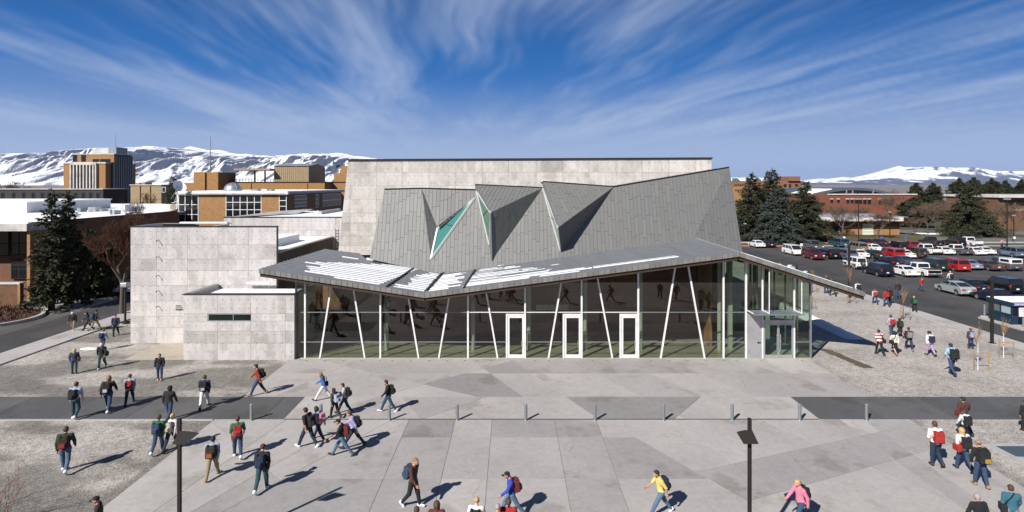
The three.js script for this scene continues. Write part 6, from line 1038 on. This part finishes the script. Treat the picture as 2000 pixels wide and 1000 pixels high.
const HC = { black: [.012, .009, .008], dark: [.022, .014, .010], brown: [.06, .032, .018], red: [.17, .055, .02], blond: [.42, .28, .11], dblond: [.22, .13, .055], grey: [.30, .26, .25] }; const hm = {}; const hairMat = k => hm[k] ??= std(HC[k], { roughness: .7 });
const skinM = [[.48, .27, .18], [.42, .23, .15], [.30, .16, .10]].map(c => std(c, { roughness: .6 })), eyeM = std([.03, .02, .015], { roughness: .2 });
const shoeM = { w: std([.66, .66, .66], { roughness: .7 }), d: std([.03, .025, .022], { roughness: .7 }), t: std([.26, .17, .09], { roughness: .8 }), p: std([.5, .28, .24], { roughness: .7 }) };
// px of the head, row of the crown, row of the feet; turn in degrees: 0 towards us, 180 away, -90 to the left, 90 to the right
let np = 0;
function person(label, px, yh, yf, turn, pose, top, bottom, hair, o = {}) {
  const d = gd(yf), p = gnd(px, yf), hgt = (yf - yh) * d / F, t = thing('person', label, 'person', [p.x, .02, p.z], 0), pants = o.cut || 'pants', f = figure(pose, [pants, o.tee ? 'tee' : 'long']);
  np++; const foreshort = hgt / 1.74, k = Math.max(.86, Math.min(1.18, foreshort)); t.scale.set(k * 1.13, k, k * 1.10); t.rotation.y = R(turn);
  const put = (n, g, m, q = t, pos) => { const x = part(n, g, m, q); if (pos) x.position.set(...pos); return x; }, dy = [0, -f.low, 0], sk = skinM[o.skin ?? np % 2];
  const b = put('body', f.body, sk, t, dy);
  put(o.topName || (o.tee ? 'shirt' : 'jacket'), f.top, clothOf(top), t, dy); put(pants === 'skirt' ? 'skirt' : pants === 'shorts' ? 'shorts' : 'trousers', f.bottom, clothOf(bottom), t, dy);
  const hp = A3(f.head, dy), [hs, hc] = hair.split(' ');
  if (hs === 'cap') { put('hair', hairOf('buzz'), hairMat('brown'), t, hp); const c = put('cap', capG2, clothOf(hc), t, hp); c.rotation.y = o.capTurn || 0; } else if (hs === 'hood') put('hood', hairOf('hood'), clothOf(hc), t, hp); else put('hair', hairOf(hs), hairMat(hc), t, hp);
  if (Math.abs(((turn % 360) + 540) % 360 - 180) < 120) for (const s of [-1, 1]) put('eye', eyeG, eyeM, t, A3(hp, [s * .031, .006, .082]));
  f.shoes.forEach(s => { const x = put('shoe', soleG, shoeM[o.shoe || 'd'], t, A3(s.p, dy)); x.rotation.x = s.a; });
  const addPack = (c, c2, s = 1) => { const q = put('backpack', packG, clothOf(c), t, A3(f.back, dy)); q.rotation.x = f.lean; q.scale.setScalar(s); put('pocket', pocketG, clothOf(c2 || c), q); put('strap', strapG, clothOf(c === 'white' || c === 'beige' ? 'grey' : c), q); };
  if (o.pack) addPack(o.pack, o.pocket, o.ps || 1);
  if (o.bag) { const side = o.bagSide ?? 1, q = put('shoulder_bag', bagG, clothOf(o.bag), t, [side * .24, .98 + dy[1], -.04]); put('strap', mergeGeometries([[[0, .14, .10], [-side * .22, .5, .11]], [[-side * .22, .5, .11], [-side * .30, .535, .02]], [[-side * .30, .535, .02], [-side * .2, .45, -.10]], [[-side * .2, .45, -.10], [0, .14, -.09]]].map(([a, c]) => clean(bar(V3(...a), V3(...c), .035, .014)))), clothOf(o.bag), q); }
  return t;
}
const foot = yh => (yh - .14 * 360) / .86;                  // feet of those cut off by the lower edge
const away = 180, P = person;
// left, by the road and the concrete boxes
P('person in black hoodie, white cap and pale shorts crossing the road', 142.5, 609.5, 648, 10, 'stepA', 'black', 'khaki', 'cap white', { cut: 'shorts', shoe: 'w' });
P('person all in black with long dark hair on the sidewalk', 172, 608, 647, -60, 'strideA', 'black', 'black', 'long black');
P('person in navy jacket and khaki trousers carrying a blue backpack on the sidewalk', 186, 604, 646.5, 150, 'strideB', 'navy', 'khaki', 'short black', { pack: 'dblue' });
P('person in dark jacket and black trousers beside the boxy lamp post', 226, 615, 656, 20, 'stepB', 'navy', 'black', 'short dark', { topName: 'jacket' });
P('red-haired person in white shirt with navy backpack behind the one in black', 201, 643, 684, away, 'stepA', 'lblue', 'jeans', 'short red', { pack: 'navy' });
P('person in black jacket and white cap with a black bag on the gravel', 199, 670, 720, 15, 'stepB', 'black', 'tealj', 'cap white', { bag: 'black', shoe: 'w' });
P('long-haired blond person in denim jacket with brown bag on the gravel', 145, 682, 730, -150, 'stand', 'dblue', 'tealj', 'long blond', { bag: 'brown', bagSide: -1 });
P('person in pale blue shirt and black backpack at the edge of the dark band', 147, 748, 819, 184, 'passA', 'lblue', 'tealj', 'short brown', { tee: 1, pack: 'black', shoe: 'w' });
P('long-haired blond person in brown jacket with grey backpack on the dark band', 211, 733, 803.5, -165, 'strideA', 'dbrown', 'jeans', 'long dblond', { pack: 'black', pocket: 'lgrey', shoe: 'w' });
P('person in pale blue shirt with red backpack on the dark band', 253, 730.5, 790, -160, 'strideB', 'lblue', 'djeans', 'short brown', { pack: 'red', pocket: 'maroon' });
P('person in black jacket and pink shoes standing on the gravel', 312, 692, 742.6, 15, 'stand', 'black', 'jeans', 'short brown', { shoe: 'p' });
P('person in navy jacket, white trousers and black backpack on the dark band', 399, 732.7, 797, -165, 'strideB', 'navy', 'white', 'short brown', { pack: 'black', pocket: 'lgrey' });
P('person with black hood up, seen from behind on the dark band', 330, 755, 822, 178, 'stepA', 'black', 'jeans', 'hood black');
P('person in rust red shirt with black backpack at the plaza edge', 504, 709.7, 772, -70, 'strideA', 'rust', 'jeans', 'short dark', { pack: 'black', shoe: 't' });
P('person in green shirt with blue-grey backpack beside one in white', 309, 812, 886, 185, 'stepB', 'green', 'jeans', 'short brown', { pack: 'dblue', pocket: 'dblue', shoe: 'w' });
P('blond person in white jacket with beige backpack behind the left lamp post', 334, 808, 880, 176, 'strideB', 'white', 'djeans', 'pony blond', { pack: 'beige' });
P('person in dark vest with white sleeves and orange bag', 414.5, 853, 934, -170, 'strideB', 'lblue', 'khaki', 'short black', { pack: 'dbrown', pocket: 'orange', shoe: 't', ps: 1.15 });
P('person in green T-shirt with red backpack on the plaza', 464, 815, 894, -155, 'stepA', 'green', 'jeans', 'short brown', { tee: 1, pack: 'red', pocket: 'maroon', shoe: 'w' });
P('person in dark jacket and brown cap with dark blue backpack', 511.7, 870, 960, 182, 'stepB', 'black', 'tealj', 'cap brown', { pack: 'navy', shoe: 'w', capTurn: 0 });
// group in the middle left
P('long-haired blond person in blue jacket and white trousers with black shoulder bag', 631.5, 725, 782, -85, 'wideA', 'blue', 'white', 'long dblond', { bag: 'black', bagSide: -1 });
P('long-haired person in olive jacket with pale patterned backpack', 653.5, 759, 817, -120, 'stepA', 'olive', 'black', 'long dark', { pack: 'lblue', pocket: 'grey' });
P('person in pale grey shirt with black backpack, right of the olive jacket', 673, 747, 808, -75, 'strideB', 'lgrey', 'djeans', 'short dark', { tee: 1, pack: 'black' });
P('person in black T-shirt and white shoes with black backpack', 600.7, 795, 874, -110, 'strideA', 'black', 'djeans', 'short black', { tee: 1, pack: 'black', shoe: 'w' });
P('person with long black hair and pink backpack', 622.7, 792, 861, -115, 'wideB', 'lblue', 'djeans', 'long black', { pack: 'pink', shoe: 't' });
P('person in black shirt and dark cap striding with red-grey backpack', 668, 815, 891, -82, 'wideB', 'black', 'ljeans', 'cap black', { tee: 1, pack: 'maroon', pocket: 'grey' });
P('person in lavender hoodie with black backpack', 690, 799, 874, -78, 'wideA', 'lav', 'djeans', 'short brown', { pack: 'black', pocket: 'lgrey' });
P('person in black jacket with grey backpack behind a bollard', 758, 741, 804.5, -75, 'strideB', 'black', 'jeans', 'short black', { pack: 'black', pocket: 'grey', shoe: 'w' });
P('person in dark green jacket and light jeans alone on the left gravel', 127.5, 835, 922, -160, 'stepA', 'dgreen', 'ljeans', 'short brown', { pack: 'dbrown', pocket: 'red', shoe: 'w' });
P('person in dark cap and brown jacket at the lower left edge', 193.5, 969, foot(969), -60, 'stepB', 'dbrown', 'djeans', 'cap black');
// foreground
P('person in brown jacket with blue backpack and black trousers in the foreground', 807, 894.5, 991, 70, 'stepA', 'brown', 'black', 'buzz dblond', { pack: 'dblue', shoe: 'w' });
P('person in dark cap and blue jacket with maroon backpack in the foreground', 999, 917, 1009, -80, 'wideB', 'royal', 'ljeans', 'cap black', { pack: 'maroon', pocket: 'dbrown' });
P('blond person in white shirt with black straps at the lower edge', 930, 974, foot(974), 170, 'stepA', 'white', 'jeans', 'buzz blond', { tee: 1, pack: 'black' });
P('long dark-haired person in dark red at the lower edge', 852.6, 981.5, foot(981.5), 180, 'stepB', 'maroon', 'djeans', 'long brown');
P('brown-haired person barely in view at the lower edge, left of the one in dark red', 813, 993, foot(993), 180, 'stepA', 'grey', 'djeans', 'short brown');
P('close-cropped grey head at the lower edge beside one in red', 972, 987.5, foot(987.5), 180, 'stepB', 'grey', 'djeans', 'buzz grey');
P('person with ponytail in red top at the lower edge', 993, 977, foot(977), 175, 'stepA', 'red', 'djeans', 'pony brown');
P('person in yellow T-shirt with navy backpack in the foreground', 1290, 914, 1005, -80, 'wideA', 'yellow', 'ljeans', 'short dark', { tee: 1, pack: 'navy', shoe: 'w' });
P('blond person in pink top with black backpack at the lower edge', 1563, 934, foot(934), -75, 'strideA', 'hotpink', 'jeans', 'pony blond', { pack: 'black' });
// right foreground
P('person in white T-shirt with bright red backpack on the right of the plaza', 1828, 826, 911, 176, 'passA', 'white', 'djeans', 'short brown', { tee: 1, pack: 'red', pocket: 'red' });
P('long-haired blond person with black backpack holding a red and white bag', 1881, 837, 919, 182, 'stepA', 'white', 'jeans', 'long blond', { tee: 1, pack: 'black', bag: 'red', bagSide: 1 });
P('person in black jacket and tan cap with black and gold backpack', 1915, 863, 951, 178, 'reach', 'black', 'jeans', 'cap tan', { pack: 'black', pocket: 'gold', ps: 1.1, shoe: 't' });
P('person in brown T-shirt with a strap across the back at the dark band', 1883, 777, 848, 175, 'stepA', 'brown', 'djeans', 'short dark', { tee: 1, bag: 'maroon', bagSide: 1 });
P('person in white shirt with black backpack just below the dark band', 1885, 803, 862, 182, 'stepB', 'white', 'black', 'short brown', { pack: 'black', ps: 1.1 });
P('person in teal sweater with black strap at the lower right edge', 1976, 950, foot(950), 160, 'stepA', 'teal', 'grey', 'short brown', { bag: 'black' });
P('grey-haired person in black jacket at the lower right edge', 1912, 967, foot(967), 180, 'stepB', 'black', 'djeans', 'short grey');
P('person in black cut by the right edge at the dark band', 2003, 788, 842, 180, 'stand', 'black', 'black', 'short black');
// right gravel
P('person in red and white striped shirt with dark bag', 1717.5, 644.7, 693, 178, 'stepA', 'white', 'black', 'short black', { tee: 1, bag: 'black', bagSide: -1 }).traverse(m => { if (m.name === 'shirt') m.material = stripeM(); });
P('person in white sleeves with red backpack beside the staked sapling', 1741, 616, 657.5, 180, 'stepB', 'lgrey', 'jeans', 'short dark', { pack: 'red', pocket: 'maroon' });
P('person in long dark coat and skirt with green bag', 1758, 622, 659, 176, 'stepA', 'black', 'black', 'long dark', { cut: 'skirt', pack: 'dgreen' });
P('person in cream top and black skirt with black bag', 1747.5, 648, 693.6, 182, 'stepB', 'cream', 'black', 'long black', { cut: 'skirt', bag: 'black', bagSide: 1, shoe: 't' });
P('person in black hoodie with grey backpack walking off to the right', 1775.5, 639, 684, 165, 'strideA', 'black', 'djeans', 'short dark', { pack: 'grey', shoe: 't' });
P('curly-haired person in white shirt and lilac trousers with navy backpack', 1816.6, 647.6, 695, 180, 'stepA', 'white', 'lilac', 'curly dark', { pack: 'navy' });
P('tall person in light blue shirt with big black backpack', 1859, 667.6, 733, 182, 'stepB', 'ltblue', 'jeans', 'short dark', { tee: 1, pack: 'black', ps: 1.2 });
P('person in brown jacket with pale blue backpack behind a stake', 1896, 642, 681, 180, 'stand', 'brown', 'djeans', 'short brown', { pack: 'lblue' });
// kerb and parking
P('person in pale shirt with red backpack, leftmost of three at the kerb', 1709, 563.6, 594, 165, 'strideA', 'lgrey', 'jeans', 'short red', { pack: 'red' });
P('person in red jacket with red backpack at the kerb', 1731, 566, 599, 175, 'stepA', 'red', 'jeans', 'short dark', { pack: 'red' });
P('person in black jacket right behind the one in red', 1737, 560.6, 597, 180, 'stepB', 'black', 'black', 'short dark');
P('person in dark brown jacket with black backpack on the asphalt', 1753.6, 550.6, 583, 182, 'stand', 'dbrown', 'jeans', 'short brown', { pack: 'black' });
P('blond person in black coat with green backpack reaching to the left', 1786, 579, 611, 170, 'reach', 'black', 'black', 'short blond', { pack: 'green' });
P('person in red shirt walking across the parking lot', 1799.6, 543, 570, 10, 'stepA', 'red', 'jeans', 'short red');
P('person in white shirt with black backpack behind the silver hatchback', 1856.6, 530, 559, 180, 'stepB', 'white', 'jeans', 'short blond', { pack: 'black' });
P('distant person in pink and white top on the far pavement', 1957, 469.6, 482, 0, 'stand', 'pink', 'djeans', 'short dark');
P('red-haired person in black top standing right of the glass corner', 1613.7, 532.7, 573, 175, 'stand', 'black', 'jeans', 'long red');
P('person in black half hidden by the canopy edge', 1626, 540, 578, 180, 'stepA', 'black', 'djeans', 'short dark');
P('person in white shirt showing over the canopy edge, leftmost of the trio', 1542.6, 514, foot(514), 180, 'stepA', 'white', 'jeans', 'short dark');
P('person in blue showing over the canopy edge, middle of the trio', 1548.5, 517, foot(517) + 2, 180, 'stepB', 'lblue', 'jeans', 'short brown');
P('person in dark brown showing over the canopy edge, rightmost of the trio', 1553.5, 515, foot(515), 180, 'stand', 'dbrown', 'djeans', 'short dark');
P('person in pale blue shirt showing over the middle of the canopy edge', 1573, 525.5, foot(525.5), 180, 'stepA', 'ltblue', 'jeans', 'short dark');
P('person in brown jacket beside the pale blue shirt over the canopy edge', 1586.7, 526, foot(526), 178, 'stepB', 'olive', 'djeans', 'short brown');
P('person in white shirt with black backpack at the canopy tip', 1675.7, 549, 582, 172, 'strideA', 'white', 'ljeans', 'short brown', { pack: 'black' });
P('brown head just showing over the canopy edge near its peak', 1523, 512, foot(512), 180, 'stand', 'tan', 'djeans', 'short red');
function stripeM() { const t = tex(64, .22, (u, v) => v < .5 ? [.42, .03, .03] : [.72, .7, .7]); return std([1, 1, 1], { map: t, roughness: .9 }); }
shade(scene);
renderer.render(scene, camera);
